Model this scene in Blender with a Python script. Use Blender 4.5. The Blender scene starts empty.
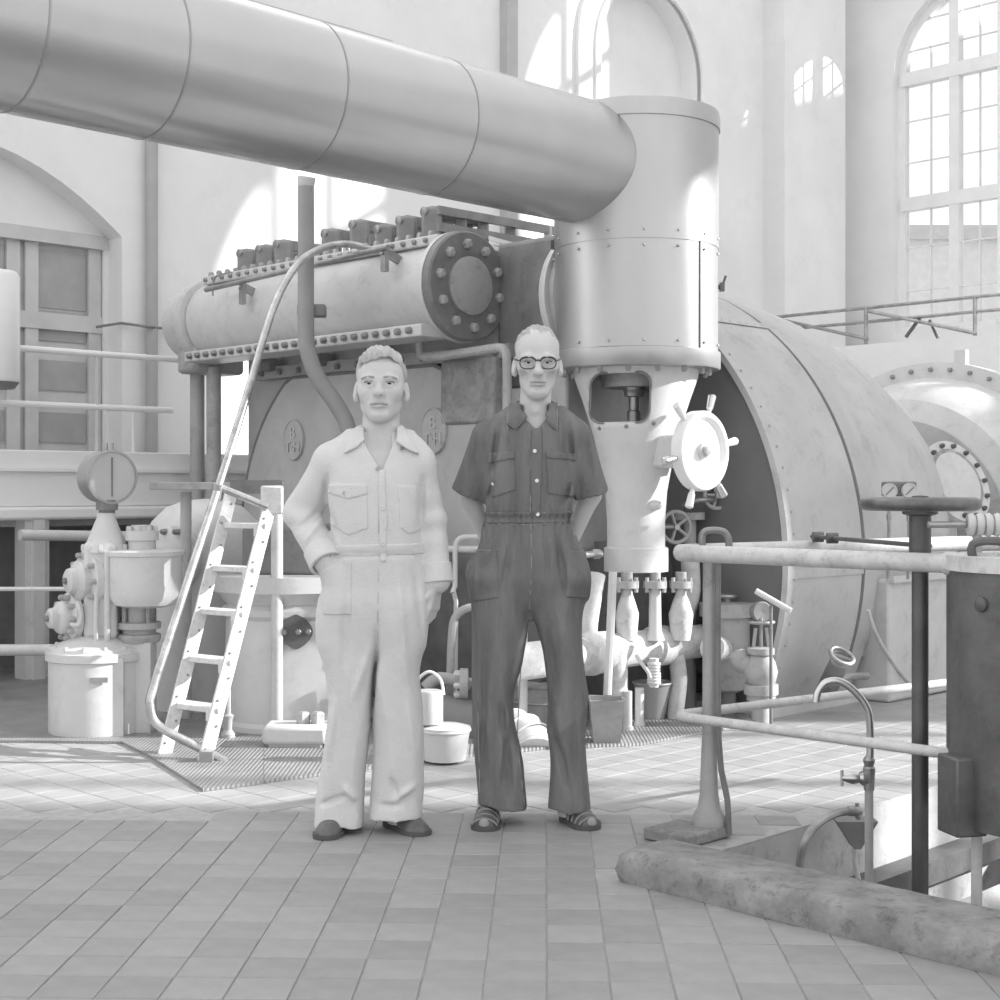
import bpy, math, random
import numpy as np
from mathutils import Vector as V, Matrix
from mathutils.geometry import tessellate_polygon
random.seed(4)
S2 = math.sqrt(2.0); PI = math.pi
SC = bpy.context.scene
COL = SC.collection
F, HZ, CH = 1450.0, 490.0, 1.24        # focal length in pixels, horizon row, camera height

# ---------------------------------------------------------------- camera
cam = bpy.data.objects.new('camera', bpy.data.cameras.new('camera'))
COL.objects.link(cam); SC.camera = cam
cam.data.sensor_width = 36; cam.data.lens = 36 * F / 1000; cam.data.shift_y = -0.01
cam.location = (0, 0, CH); cam.rotation_euler = (PI / 2, 0, 0)
cam.data.clip_start = 0.05; cam.data.clip_end = 300
# ---------------------------------------------------------------- sky, sun, exposure
wd = bpy.data.worlds.new('world'); SC.world = wd; wd.use_nodes = True
bg = wd.node_tree.nodes['Background']
bg.inputs[0].default_value = (1, 1, 1, 1); bg.inputs[1].default_value = 1.0
sun = bpy.data.objects.new('sun', bpy.data.lights.new('sun', 'SUN'))
COL.objects.link(sun); sun.data.energy = 8.5; sun.data.angle = 0.012
SUN_EL = math.radians(24)
sun.rotation_euler = V((-math.cos(SUN_EL), 0.0, -math.sin(SUN_EL))).to_track_quat('-Z', 'Y').to_euler()
sun.location = (20, 6, 10)
SC.view_settings.view_transform = 'Standard'; SC.view_settings.look = 'None'
SC.view_settings.gamma = 1; SC.view_settings.use_curve_mapping = False
SC.view_settings.exposure = 0.34

# ---------------------------------------------------------------- pixel to place
def at(px, py, Y): return V(((px - 500) * Y / F, Y, CH - (py - HZ) * Y / F))
def fl(px, py, z=0.0): return at(px, py, (CH - z) * F / (py - HZ))
def onv(px, py, v0):
    a = (px - 500) / F; return at(px, py, v0 * S2 / (1 + a))
def onu(px, py, u0):
    a = (px - 500) / F; return at(px, py, u0 * S2 / (a - 1))
# the hall stands at 45 degrees to the camera: u runs right and forward, v right and back
def R(u, v, z): return V(((u + v) / S2, (v - u) / S2, z))
U = V((1, -1, 0)) / S2; W = V((1, 1, 0)) / S2; Z = V((0, 0, 1)); X = V((1, 0, 0)); YY = V((0, 1, 0))
def uv(p): return ((p.x - p.y) / S2, (p.x + p.y) / S2)

# ---------------------------------------------------------------- materials
MATS = {}
def mat(name, val, rough=0.55, metal=0.0, var=0.08, scale=5.0, bump=0.0, bscale=40.0, spec=0.4, stretch=None, rnd=0.0, dirt=0.0):
    if name in MATS: return MATS[name]
    m = bpy.data.materials.new(name); m.use_nodes = True; MATS[name] = m
    nt = m.node_tree; b = nt.nodes['Principled BSDF']; L = nt.links.new
    b.inputs['Roughness'].default_value = rough; b.inputs['Metallic'].default_value = metal
    b.inputs['Specular IOR Level'].default_value = spec
    tc = nt.nodes.new('ShaderNodeTexCoord'); mp = nt.nodes.new('ShaderNodeMapping'); L(tc.outputs['Object'], mp.inputs[0])
    if stretch: mp.inputs['Scale'].default_value = stretch
    n = nt.nodes.new('ShaderNodeTexNoise'); n.inputs['Scale'].default_value = scale; n.inputs['Detail'].default_value = 6
    n.inputs['Roughness'].default_value = 0.6; L(mp.outputs[0], n.inputs['Vector'])
    r = nt.nodes.new('ShaderNodeMapRange'); L(n.outputs[0], r.inputs[0])
    r.inputs[1].default_value = 0.3; r.inputs[2].default_value = 0.7
    r.inputs[3].default_value = max(0.01, val * (1 - var)); r.inputs[4].default_value = min(0.95, val * (1 + var))
    out = r.outputs[0]
    if dirt:                                        # blotches of wear
        n3 = nt.nodes.new('ShaderNodeTexNoise'); n3.inputs['Scale'].default_value = scale * 2.3; n3.inputs['Detail'].default_value = 9
        n3.inputs['Roughness'].default_value = 0.75; L(mp.outputs[0], n3.inputs['Vector'])
        r3 = nt.nodes.new('ShaderNodeMapRange'); L(n3.outputs[0], r3.inputs[0]); r3.inputs[1].default_value = 0.52; r3.inputs[2].default_value = 0.66
        r3.inputs[3].default_value = 1.0; r3.inputs[4].default_value = 1 - dirt
        mu = nt.nodes.new('ShaderNodeMath'); mu.operation = 'MULTIPLY'; L(out, mu.inputs[0]); L(r3.outputs[0], mu.inputs[1]); out = mu.outputs[0]
    if rnd:
        oi = nt.nodes.new('ShaderNodeObjectInfo'); r2 = nt.nodes.new('ShaderNodeMapRange'); L(oi.outputs['Random'], r2.inputs[0])
        r2.inputs[3].default_value = 1 - rnd; r2.inputs[4].default_value = 1 + rnd
        mu = nt.nodes.new('ShaderNodeMath'); mu.operation = 'MULTIPLY'; L(out, mu.inputs[0]); L(r2.outputs[0], mu.inputs[1]); out = mu.outputs[0]
    cc = nt.nodes.new('ShaderNodeCombineColor')
    for i in range(3): L(out, cc.inputs[i])
    L(cc.outputs[0], b.inputs['Base Color'])
    if bump:
        n2 = nt.nodes.new('ShaderNodeTexNoise'); n2.inputs['Scale'].default_value = bscale; n2.inputs['Detail'].default_value = 4
        L(mp.outputs[0], n2.inputs['Vector'])
        bp = nt.nodes.new('ShaderNodeBump'); bp.inputs['Strength'].default_value = bump; bp.inputs['Distance'].default_value = 0.02
        L(n2.outputs[0], bp.inputs['Height']); L(bp.outputs[0], b.inputs['Normal'])
    return m

def m_ribbed():                                     # ribbed steel floor plate
    m = mat('ribbed_plate', 0.30, 0.5, 0.2, 0.2, 4, 0)
    nt = m.node_tree; L = nt.links.new; tc = nt.nodes['Texture Coordinate']
    w = nt.nodes.new('ShaderNodeTexWave'); w.inputs['Scale'].default_value = 17; w.bands_direction = 'X'
    L(tc.outputs['Object'], w.inputs['Vector'])
    bp = nt.nodes.new('ShaderNodeBump'); bp.inputs['Strength'].default_value = 0.5; bp.inputs['Distance'].default_value = 0.006
    L(w.outputs['Fac'], bp.inputs['Height']); L(bp.outputs[0], nt.nodes['Principled BSDF'].inputs['Normal'])
    return m

def m_glass():
    m = bpy.data.materials.new('window_glass'); m.use_nodes = True; nt = m.node_tree; nt.nodes.clear()
    o = nt.nodes.new('ShaderNodeOutputMaterial'); t = nt.nodes.new('ShaderNodeBsdfTransparent'); g = nt.nodes.new('ShaderNodeBsdfGlossy')
    mx = nt.nodes.new('ShaderNodeMixShader'); fr = nt.nodes.new('ShaderNodeFresnel'); fr.inputs[0].default_value = 1.2
    t.inputs[0].default_value = (.95, .95, .95, 1); g.inputs['Roughness'].default_value = 0.05
    nt.links.new(fr.outputs[0], mx.inputs[0]); nt.links.new(t.outputs[0], mx.inputs[1]); nt.links.new(g.outputs[0], mx.inputs[2])
    nt.links.new(mx.outputs[0], o.inputs[0]); return m

PAINT = mat('cream_enamel', 0.62, 0.38, 0, 0.06, 4, 0.05, 60, dirt=0.10)
PALE = mat('pale_machine_paint', 0.58, 0.42, 0, 0.08, 4, 0.05, 50, dirt=0.15)
MID = mat('mid_grey_paint', 0.40, 0.5, 0, 0.14, 4, 0.08, 40, dirt=0.25)
DARK = mat('dark_grey_paint', 0.21, 0.5, 0, 0.2, 5, 0.08, 40, dirt=0.2)
BLACK = mat('black_iron', 0.12, 0.45, 0.2, 0.25, 8, 0.1, 50)
STEEL = mat('polished_steel', 0.62, 0.3, 1.0, 0.08, 8, 0.02, 80)
WSTEEL = mat('worn_steel', 0.38, 0.42, 0.8, 0.25, 10, 0.06, 60)
LAG = mat('white_lagging', 0.58, 0.85, 0, 0.15, 9, 0.35, 22, dirt=0.25)
WHITE = mat('white_enamel', 0.80, 0.3, 0, 0.03, 4)
ALU = mat('sheet_cladding', 0.48, 0.36, 0.75, 0.07, 3, 0.03, 60, stretch=(1, 1, .4))
BOLT = mat('bolt_steel', 0.30, 0.4, 0.6, 0.2, 30)
WALL = mat('wall_plaster', 0.78, 0.9, 0, 0.05, 1.2, 0.1, 30, dirt=0.04)
WALLT = mat('trim_grey', 0.46, 0.9, 0, 0.06)
WALLD = mat('wall_plaster_grey', 0.76, 0.9, 0, 0.06, 1.2, 0.1, 30)
GLASS = m_glass()

# ---------------------------------------------------------------- mesh builder (world coordinates)
def basis(d):
    d = d.normalized(); h = V((0, 0, 1)) if abs(d.z) < 0.9 else V((1, 0, 0))
    a = d.cross(h).normalized(); return a, a.cross(d).normalized()

class MB:
    def __init__(s): s.v = []; s.f = []
    def poly(s, pts): i = len(s.v); s.v += [V(p) for p in pts]; s.f.append(tuple(range(i, i + len(pts)))); return s
    def box(s, c, a, b, d):
        c, a, b, d = V(c), V(a), V(b), V(d); i = len(s.v)
        for sz in (-1, 1):
            for q, r in ((-1, -1), (1, -1), (1, 1), (-1, 1)): s.v.append(c + a * q + b * r + d * sz)
        s.f += [tuple(i + k for k in q) for q in ((3, 2, 1, 0), (4, 5, 6, 7), (0, 1, 5, 4), (1, 2, 6, 5), (2, 3, 7, 6), (3, 0, 4, 7))]; return s
    def rbox(s, u0, u1, v0, v1, z0, z1): return s.box(R((u0 + u1) / 2, (v0 + v1) / 2, (z0 + z1) / 2), U * (u1 - u0) / 2, W * (v1 - v0) / 2, Z * (z1 - z0) / 2)
    def bar(s, p, q, w, h):                          # rectangular bar between two points
        p, q = V(p), V(q); a, b = basis(q - p); return s.box((p + q) / 2, a * w / 2, b * h / 2, (q - p) / 2)
    def lathe(s, o, d, prof, n=32, a0=0.0, a1=2 * PI, e=None, ex=1.0):
        o, d = V(o), V(d).normalized(); e1, e2 = (e, d.cross(e)) if e is not None else basis(d)
        full = abs(a1 - a0 - 2 * PI) < 1e-6; m = n if full else n + 1; base = len(s.v)
        for t, r in prof:
            for k in range(m):
                a = a0 + (a1 - a0) * k / n; s.v.append(o + d * t + e1 * (r * ex * math.cos(a)) + e2 * (r * math.sin(a)))
        for j in range(len(prof) - 1):
            for k in range(n):
                k2 = (k + 1) % m; s.f.append((base + j * m + k, base + j * m + k2, base + (j + 1) * m + k2, base + (j + 1) * m + k))
        if full:
            if prof[0][1] > 1e-6: s.f.append(tuple(base + k for k in reversed(range(m))))
            if prof[-1][1] > 1e-6: s.f.append(tuple(base + (len(prof) - 1) * m + k for k in range(m)))
        return s
    def cyl(s, p, q, r, r2=None, n=20):
        p, q = V(p), V(q); return s.lathe(p, q - p, [(0, r), ((q - p).length, r if r2 is None else r2)], n)
    def sph(s, c, r, n=16, d=Z, sc=1.0):
        m = n // 2; return s.lathe(c, d, [(-math.cos(PI * k / m) * r * sc, max(1e-7, math.sin(PI * k / m) * r)) for k in range(m + 1)], n)
    def tube(s, pts, r, n=10, sub=0, closed=False):
        pts = [V(p) for p in pts]
        if sub:
            o = []; L = len(pts)
            for i in range(L if closed else L - 1):
                g = (lambda k: pts[k % L]) if closed else (lambda k: pts[min(max(k, 0), L - 1)])
                a, b, c, d = g(i - 1), g(i), g(i + 1), g(i + 2)
                for k in range(sub):
                    t = k / sub; o.append(0.5 * ((2 * b) + (c - a) * t + (2 * a - 5 * b + 4 * c - d) * t * t + (3 * b - a - 3 * c + d) * t ** 3))
            if not closed: o.append(pts[-1])
            pts = o
        L = len(pts); base = len(s.v); prev = None; rr = r if hasattr(r, '__len__') else None
        for i, p in enumerate(pts):
            if closed: tg = pts[(i + 1) % L] - pts[i - 1]
            else: tg = pts[min(i + 1, L - 1)] - pts[max(i - 1, 0)]
            tg.normalize()
            if prev is None: a, b = basis(tg)
            else:
                a = prev - tg * prev.dot(tg)
                a = a.normalized() if a.length > 1e-6 else basis(tg)[0]; b = a.cross(tg)
            prev = a
            q = r if rr is None else rr[0] + (rr[1] - rr[0]) * i / (L - 1)
            for k in range(n): s.v.append(p + a * (q * math.cos(2 * PI * k / n)) + b * (q * math.sin(2 * PI * k / n)))
        for i in range(L if closed else L - 1):
            j = (i + 1) % L
            for k in range(n): s.f.append((base + i * n + k, base + j * n + k, base + j * n + (k + 1) % n, base + i * n + (k + 1) % n))
        if not closed:
            s.f.append(tuple(base + k for k in range(n))); s.f.append(tuple(base + (L - 1) * n + k for k in reversed(range(n))))
        return s
    def torus(s, c, d, Rm, r, n=32, m=10):
        a, b = basis(V(d)); return s.tube([V(c) + a * (Rm * math.cos(2 * PI * k / n)) + b * (Rm * math.sin(2 * PI * k / n)) for k in range(n)], r, m, closed=True)
    def prism(s, loops, ext):                        # loops of 3D points (first outer, then holes), extruded
        loops = [[V(p) for p in lp] for lp in loops]; ext = V(ext); flat = [p for lp in loops for p in lp]; i = len(s.v); N = len(flat)
        s.v += flat + [p + ext for p in flat]
        for t in tessellate_polygon(loops): s.f.append(tuple(i + k for k in t)); s.f.append(tuple(i + N + k for k in reversed(t)))
        o = 0
        for lp in loops:
            n = len(lp)
            for k in range(n): s.f.append((i + o + k, i + o + (k + 1) % n, i + N + o + (k + 1) % n, i + N + o + k))
            o += n
        return s
    def bolts(s, pts, d, r, h):
        for p in pts: s.lathe(V(p) - V(d) * h * .3, d, [(0, r), (h, r), (h * 1.35, r * .6)], 6)
        return s
    def bolt_ring(s, o, d, Rm, n, r, h, ph=0.0):
        a, b = basis(V(d)); return s.bolts([V(o) + a * (Rm * math.cos(ph + 2 * PI * k / n)) + b * (Rm * math.sin(ph + 2 * PI * k / n)) for k in range(n)], d, r, h)

def mesh_from(name, vs, fs, m, loc=V((0, 0, 0)), ang=35):
    me = bpy.data.meshes.new(name); me.from_pydata([tuple(p - loc) for p in vs], [], fs)
    me.validate(); 
    import bmesh
    bm = bmesh.new(); bm.from_mesh(me); bmesh.ops.recalc_face_normals(bm, faces=bm.faces); bm.to_mesh(me); bm.free()
    me.polygons.foreach_set('use_smooth', [True] * len(me.polygons)); me.set_sharp_from_angle(angle=math.radians(ang))
    me.materials.append(m); return me
def root_loc(p):
    l = V((0, 0, 0))
    while p is not None: l = l + p.location; p = p.parent
    return l
def part(parent, name, mb, m, stuff=False, bevel=0, label=None, ang=35):
    o = bpy.data.objects.new(name, mesh_from(name, mb.v, mb.f, m, root_loc(parent), ang)); COL.objects.link(o); o.parent = parent
    if stuff: o['kind'] = 'stuff'
    if label: o['label'] = label
    if bevel:
        b = o.modifiers.new('bevel', 'BEVEL'); b.width = bevel; b.segments = 2; b.limit_method = 'ANGLE'; b.angle_limit = math.radians(40)
    return o
def thing(name, label, cat, loc, group=None):
    o = bpy.data.objects.new(name, None); COL.objects.link(o); o.location = loc; o.empty_display_size = 0.1
    o['label'] = label; o['category'] = cat
    if group: o['group'] = group
    return o
def solo(name, mb, m, label, cat, loc=None, group=None, bevel=0, ang=35):
    loc = V(loc) if loc is not None else sum(mb.v, V((0, 0, 0))) / len(mb.v)
    o = bpy.data.objects.new(name, mesh_from(name, mb.v, mb.f, m, loc, ang)); COL.objects.link(o); o.location = loc
    o['label'] = label; o['category'] = cat
    if group: o['group'] = group
    if bevel:
        b = o.modifiers.new('bevel', 'BEVEL'); b.width = bevel; b.segments = 2; b.limit_method = 'ANGLE'; b.angle_limit = math.radians(40)
    return o
def struct(name, mb, m, label=None, cat=None):
    o = bpy.data.objects.new(name, mesh_from(name, mb.v, mb.f, m)); COL.objects.link(o); o['kind'] = 'structure'
    if label: o['label'] = label
    if cat: o['category'] = cat
    return o
def bake(o):                                        # replace an object's mesh by its evaluated mesh
    dg = bpy.context.evaluated_depsgraph_get(); me = bpy.data.meshes.new_from_object(o.evaluated_get(dg)); o.modifiers.clear(); o.data = me
def arch(s0, s1, z0, zs, n=20):
    r = (s1 - s0) / 2; c = (s0 + s1) / 2
    return [(s0, z0), (s1, z0)] + [(c + r * math.cos(PI * k / n), zs + r * math.sin(PI * k / n)) for k in range(n + 1)]
# ================================================================ THE SETTING
UL, VR = -9.546, 15.44                              # left wall plane (u), window wall plane (v)
PU, PV0, PV1 = -3.0, 3.79, 6.7                      # pit: left side, near side, far side
# ---- floor bed with the pit left open
g = MB()
g.rbox(UL, PU, -3, VR, -0.12, -0.004); g.rbox(PU, 9, -3, PV0, -0.12, -0.004); g.rbox(PU, 9, PV1, VR, -0.12, -0.004)
floor = struct('floor', g, mat('tile_joint', 0.40, 0.9, 0, 0.15, 20), 'tiled floor of the turbine hall', 'floor')
TILE = mat('floor_tile', 0.315, 0.45, 0, 0.10, 9, 0.06, 70, rnd=0.10)
TILEF = mat('floor_tile_far', 0.36, 0.45, 0, 0.14, 5, 0.06, 70)
ya = math.atan(45 / F); TD = V((math.sin(ya), math.cos(ya), 0)); TR = V((math.cos(ya), -math.sin(ya), 0)); TS = 0.158
def tile_geo(mb, c, a, b, h=0.075, z1=0.0):
    w = h - 0.0015; i = len(mb.v); ch = 0.0022
    for k, (w2, z) in enumerate(((w, -0.010), (w, z1 - ch), (w - ch, z1))):
        for q, r in ((-1, -1), (1, -1), (1, 1), (-1, 1)): mb.v.append(c + a * q * w2 + b * r * w2 + Z * z)
    for k in range(2):
        for j in range(4): mb.f.append((i + k * 4 + j, i + k * 4 + (j + 1) % 4, i + k * 4 + 4 + (j + 1) % 4, i + k * 4 + 4 + j))
    mb.f.append((i + 8, i + 9, i + 10, i + 11))
spots = []
O0 = V((0.126, 3.9, 0))
for i in range(-40, 41):
    for j in range(-20, 12):
        c = O0 + TR * ((i + .5) * TS) + TD * (j * TS)
        u, v = uv(c)
        if c.y > 5.52 or c.y < 1.6 or abs(c.x) > 4: continue
        if u > PU - 0.06 and v > 3.58: continue
        vis = abs(c.x) < 0.352 * c.y + 0.02 and c.y > 3.46
        spots.append((0 if vis else 1, c.y, c))
spots.sort(key=lambda t: (t[0], t[1]))
one = MB(); tile_geo(one, V((0, 0, 0)), TR, TD, TS / 2)
tme = mesh_from('tile', one.v, one.f, TILE, ang=30)
rest = MB()
for k, (fr, _, c) in enumerate(spots):
    if k < 300 and fr == 0:
        o = bpy.data.objects.new('tile', tme); COL.objects.link(o); o.parent = floor
        o.location = c + Z * random.uniform(-0.0008, 0.0008); o.rotation_euler = (random.uniform(-.003, .003), random.uniform(-.003, .003), 0)
    else: tile_geo(rest, c, TR, TD, TS / 2)
far = MB()
for i in range(-70, 12):
    for j in range(-8, 70):
        u, v = -3 + (i + .5) * TS, 3 + (j + .5) * TS; c = R(u, v, 0)
        if c.y < 5.60 or abs(c.x) > 0.5 * c.y + .3 or c.y > 8.6: continue
        if u > PU - 0.06 and v > 3.6 and v < PV1 + .08: continue
        tile_geo(far, c, U, W, TS / 2)
part(floor, 'tile_field', rest, TILE, True); part(floor, 'tile_field', far, TILEF, True)
# ---- ribbed steel plates over the floor ducts
RB = m_ribbed()
def plate(pix, label, th=0.012):
    g = MB(); g.prism([[fl(x, y, 0.0) + Z * 0.001 for x, y in pix]], Z * th)
    return solo('floor_plate', g, RB, label, 'floor plate', loc=g.v[0], group='ribbed steel plates')
plate([(-70, 742), (122, 744), (150, 758), (203, 792), (263.6, 784), (263.6, 652), (-70, 652)], 'ribbed steel floor plate under the ladder and the pump')
plate([(264, 783.5), (330, 775), (472, 757), (545, 750), (545, 662), (264, 652)], 'ribbed steel floor plate behind the two men')
plate([(548, 749.5), (640, 746), (768, 722), (772, 700), (700, 664), (548, 664)], 'ribbed steel floor plate beneath the valve column pipes')
# ---- pit: painted side walls, floor of the pit
PITW = mat('pit_limewash', 0.46, 0.9, 0, 0.12, 4, 0.3, 15, dirt=0.35)
g = MB(); g.rbox(PU - 0.12, PU, PV0 - .02, PV1 + .12, -0.95, -0.012); struct('wall_pit_left', g, PITW, 'flaking limewashed side wall of the pit', 'wall')
g = MB(); g.rbox(PU, 4, PV1, PV1 + .12, -0.95, -0.012); struct('wall_pit_back', g, PITW, 'limewashed end wall of the pit', 'wall')
g = MB(); g.rbox(PU, 4, PV0 - .12, PV0, -0.95, -0.012); struct('wall_pit_front', g, PITW, 'limewashed near wall of the pit', 'wall')
g = MB(); g.rbox(PU - .12, 4, PV0 - .12, PV1 + .12, -1.02, -0.95); struct('floor_pit', g, DARK, 'dark floor of the pit', 'floor')
# ---- weathered kerb beam along the pit
def rough_beam(u0, u1, v0, v1, z1, n, seed):
    rn = random.Random(seed); g = MB(); sec = [(v0, .0), (v0 - .004, z1 * .45), (v0 + .006, z1 * .85), (v0 + .025, z1), (v0 + .11, z1 + .002), (v0 + .2, z1), (v1 - .012, z1 - .004), (v1, z1 * .6), (v1, 0.0)]
    for i in range(n + 1):
        for k, (v, z) in enumerate(sec):
            j = 0.006 if 0 < k < 8 else 0; e = 0.012 if i in (0, n) else 0
            g.v.append(R(u0 + (u1 - u0) * i / n + (e if i == 0 else -e) * (k in (0, 3, 8)), v + rn.uniform(-j, j) * (1.3 if k < 4 else .4), z + rn.uniform(-j, j) * (.9 if k in (2, 3) else .25)))
    m = len(sec)
    for i in range(n):
        for k in range(m): g.f.append((i * m + k, i * m + (k + 1) % m, (i + 1) * m + (k + 1) % m, (i + 1) * m + k))
    g.f.append(tuple(range(m))); g.f.append(tuple(n * m + k for k in reversed(range(m)))); return g
KERB = mat('weathered_kerb', 0.27, 0.9, 0, 0.3, 8, 0.5, 25, dirt=0.4)
solo('kerb', rough_beam(-2.985, 2.2, 3.51, 3.785, 0.095, 120, 2), KERB, 'long weathered timber kerb along the near edge of the pit', 'kerb', loc=R(-1, 3.6, 0), ang=60)
g = MB(); g.box(fl(688, 838) + Z * .022, U * .1, W * .13, Z * .02)
solo('sill_block', g, KERB, 'flat cracked stone block under the foot of the railing post', 'stone block', loc=fl(688, 838), bevel=.006)
# ---- walls
def segarch(s0, s1, z0, zs, rise, n=16):
    return [(s0, z0), (s1, z0)] + [(s1 + (s0 - s1) * k / n, zs + rise * (1 - (2 * k / n - 1) ** 2)) for k in range(n + 1)]
def wallpoly(plane, c, outer, holes, th, name, m, label):
    f = (lambda s, z: R(s, c, z)) if plane == 'v' else (lambda s, z: R(c, s, z))
    g = MB(); g.prism([[f(*p) for p in outer]] + [[f(*p) for p in h] for h in holes], (W if plane == 'v' else -U) * th)
    return struct(name, g, m, label, 'wall')
WIN = [(-8.853, -6.823, 3.08, 6.1), (-5.65, -3.65, 3.08, 8.4), (-2.2, -0.2, 3.08, 8.4), (4.5, 7.65, 3.08, 9.0)]
wallpoly('v', VR, [(UL - .3, 0), (26, 0), (26, 12.5), (UL - .3, 12.5)], [arch(*w) for w in WIN[:-1]] + [segarch(*WIN[-1], .15)], 0.30, 'wall_right', WALLD, 'tall plastered wall with arched windows')
NI = onu(122, 237, UL); NV = uv(NI)[1]; n0 = NV - 2.6                 # doorway niche
DOORH = segarch(n0, NV, 1.1, NI.z, 0.55)
BC, BZ, BR = 11.72, 5.62, .83                                                    # blind arch
BLIND = arch(BC - BR, BC + BR, 2.6, BZ)
wallpoly('u', UL, [(-2, 0), (VR, 0), (VR, 12.5), (-2, 12.5)], [DOORH, BLIND], 0.30, 'wall_left', WALL, 'pale painted brick wall with a doorway and a blind arch')
g = MB(); g.prism([[R(UL - .22, s, z) for s, z in arch(BC - BR - .02, BC + BR + .02, 2.55, BZ)]], -U * .1); struct('trim_1', g, WALL, 'grey back panel of the blind arch', 'panel')
g = MB(); g.prism([[R(UL, s, z) for s, z in arch(BC - BR - .3, BC + BR + .3, 2.6, BZ)], [R(UL, s, z) for s, z in arch(BC - BR, BC + BR, 2.6, BZ)]], U * .05)
g.prism([[R(UL, s, z) for s, z in arch(BC - BR - .07, BC + BR + .07, 2.6, BZ)], [R(UL, s, z) for s, z in arch(BC - BR, BC + BR, 2.6, BZ)]], U * .08)
struct('trim_2', g, WALL, 'moulded plaster band around the blind arch', 'moulding')
g = MB(); g.rbox(UL, UL + .28, 13.79, 15.06, 0, 12.4); struct('trim_3', g, WALL, 'broad plaster pilaster in the corner', 'pilaster')
a = uv(onu(505, 40, UL))[1]
g = MB(); g.rbox(UL, UL + .10, a - .07, a + .07, 2, 7.2); g.rbox(UL, UL + .10, a - 1.6, a - .07, 7.05, 7.2); struct('trim_4', g, WALLT, 'narrow grey pilaster strip rising behind the big pipe', 'pilaster')
a0, a1 = uv(onu(288, 10, UL))[1], uv(onu(384, 70, UL))[1]
g = MB(); g.rbox(UL, UL + .12, a0 - 1.5, a1, onu(380, 72, UL).z, onu(380, 52, UL).z + .08); struct('trim_5', g, WALLT, 'grey ledge on the wall above the big pipe', 'ledge')
# down pipe and cable on the left wall
p = onu(152, 300, UL + .06)
solo('down_pipe', MB().tube([V((p.x, p.y, 1.2)), V((p.x, p.y, 9))], .045, 12), mat('pipe_grey', .40, .7), 'slim grey down pipe on the wall beside the doorway', 'pipe', loc=(p.x, p.y, 1.2))
solo('cable', MB().tube([onu(96, 327, UL - .1), onu(121, 323, UL + .02), onu(150, 327, UL + .11), onu(182, 330, UL + .02)], .011, 6), DARK, 'thin dark cable running along the wall from the doorway', 'cable')
# ---- window with frame, mullions, glazing bars and panes
FR = mat('window_paint', 0.78, 0.5, 0, 0.05)
def window(idx, w, label, fine):
    s0, s1, z0, zs = w; vc = VR + .12; f = lambda s, z, d=0: R(s, vc + d, z); r = (s1 - s0) / 2; cx = (s0 + s1) / 2
    ar = arch if idx < 4 else (lambda a, b, c, d: segarch(a, b, c, d, .15)); rise = r if idx < 4 else .15
    g = MB(); g.prism([[f(*p) for p in ar(s0, s1, z0, zs)], [f(*p) for p in ar(s0 + .09, s1 - .09, z0 + .09, zs - (.09 if idx > 3 else 0))]], W * .1)
    root = struct('window_%d' % idx, g, FR, label, 'window')
    top = lambda s: zs + rise * math.sqrt(max(0, 1 - ((s - cx) / r) ** 2))
    ms = [s0 + .72, s1 - .72]; mw = .06 if idx == 1 else .025
    for s in ms: part(root, 'mullion', MB().rbox(s - mw, s + mw, vc - .02, vc + .1, z0 + .05, top(s) - .04), FR)
    zr = [zs, z0 + (zs - z0) * .51] if idx == 1 else [zs - .1 * (idx > 3), z0 + (zs - z0) * .34, z0 + (zs - z0) * .67]
    for z in zr: part(root, 'transom', MB().rbox(s0 + .05, s1 - .05, vc - .03, vc + .1, z - mw * 1.3, z + mw * 1.3), FR)
    xs = [s0 + .09] + ms + [s1 - .09]
    if fine:
        for i in range(3):
            m = (xs[i] + xs[i + 1]) / 2
            if i == 1: part(root, 'glazing_bar', MB().rbox(m - .006, m + .006, vc + .02, vc + .06, z0 + .05, top(m) - .05), FR)
            else:
                part(root, 'glazing_bar', MB().rbox(m - .006, m + .006, vc + .02, vc + .06, z0 + .05, top(m) - .05), FR)
        lv = sorted([z0] + zr + [zs + r])
        for a, b in zip(lv, lv[1:]):
            for k in (1, 2):
                z = a + (b - a) * k / 3; hw = r - .07 if z < zs else math.sqrt(max(.01, r * r - (z - zs) ** 2)) - .06
                part(root, 'glazing_bar', MB().rbox(cx - hw, cx + hw, vc + .02, vc + .06, z - .006, z + .006), FR)
    ed = [s0 + .05] + ms + [s1 - .05]
    for i in range(3):
        a, b = ed[i], ed[i + 1]; n = 8
        poly = [(a, z0 + .05), (b, z0 + .05)] + [(b + (a - b) * k / n, max(z0 + .1, top(b + (a - b) * k / n) - .04)) for k in range(n + 1)]
        part(root, 'pane', MB().prism([[f(s, z, .05) for s, z in poly]], W * .006), GLASS)
for i, w in enumerate(WIN): window(i + 1, w, ['tall arched window with three lights above the gallery', 'second arched window from the corner', 'third arched window from the corner', 'broad many-paned window in the right-hand wall'][i], i == 0)
# houses outside, seen through the lower panes
g = MB(); p = at(935, 300, 42)
g.box((p.x + 4, 44, 4.2), X * 6, YY * 3, Z * 4.2)
b = thing('building', 'pale flat-roofed building outside, seen through the arched window', 'building', (p.x + 4, 44, 0))
part(b, 'wall', g, mat('outside_wall', .62, .9)); part(b, 'parapet', MB().box((p.x + 4, 43.9, 8.5), X * 6.1, YY * 3.1, Z * .2), mat('outside_coping', .5, .9))
part(b, 'sun_block_wing', MB().box((25, 29.5, 7), X * 3, YY * 14.5, Z * 7), mat('outside_wall', .62, .9))  # unseen block added to keep the sun off the corner window
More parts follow.
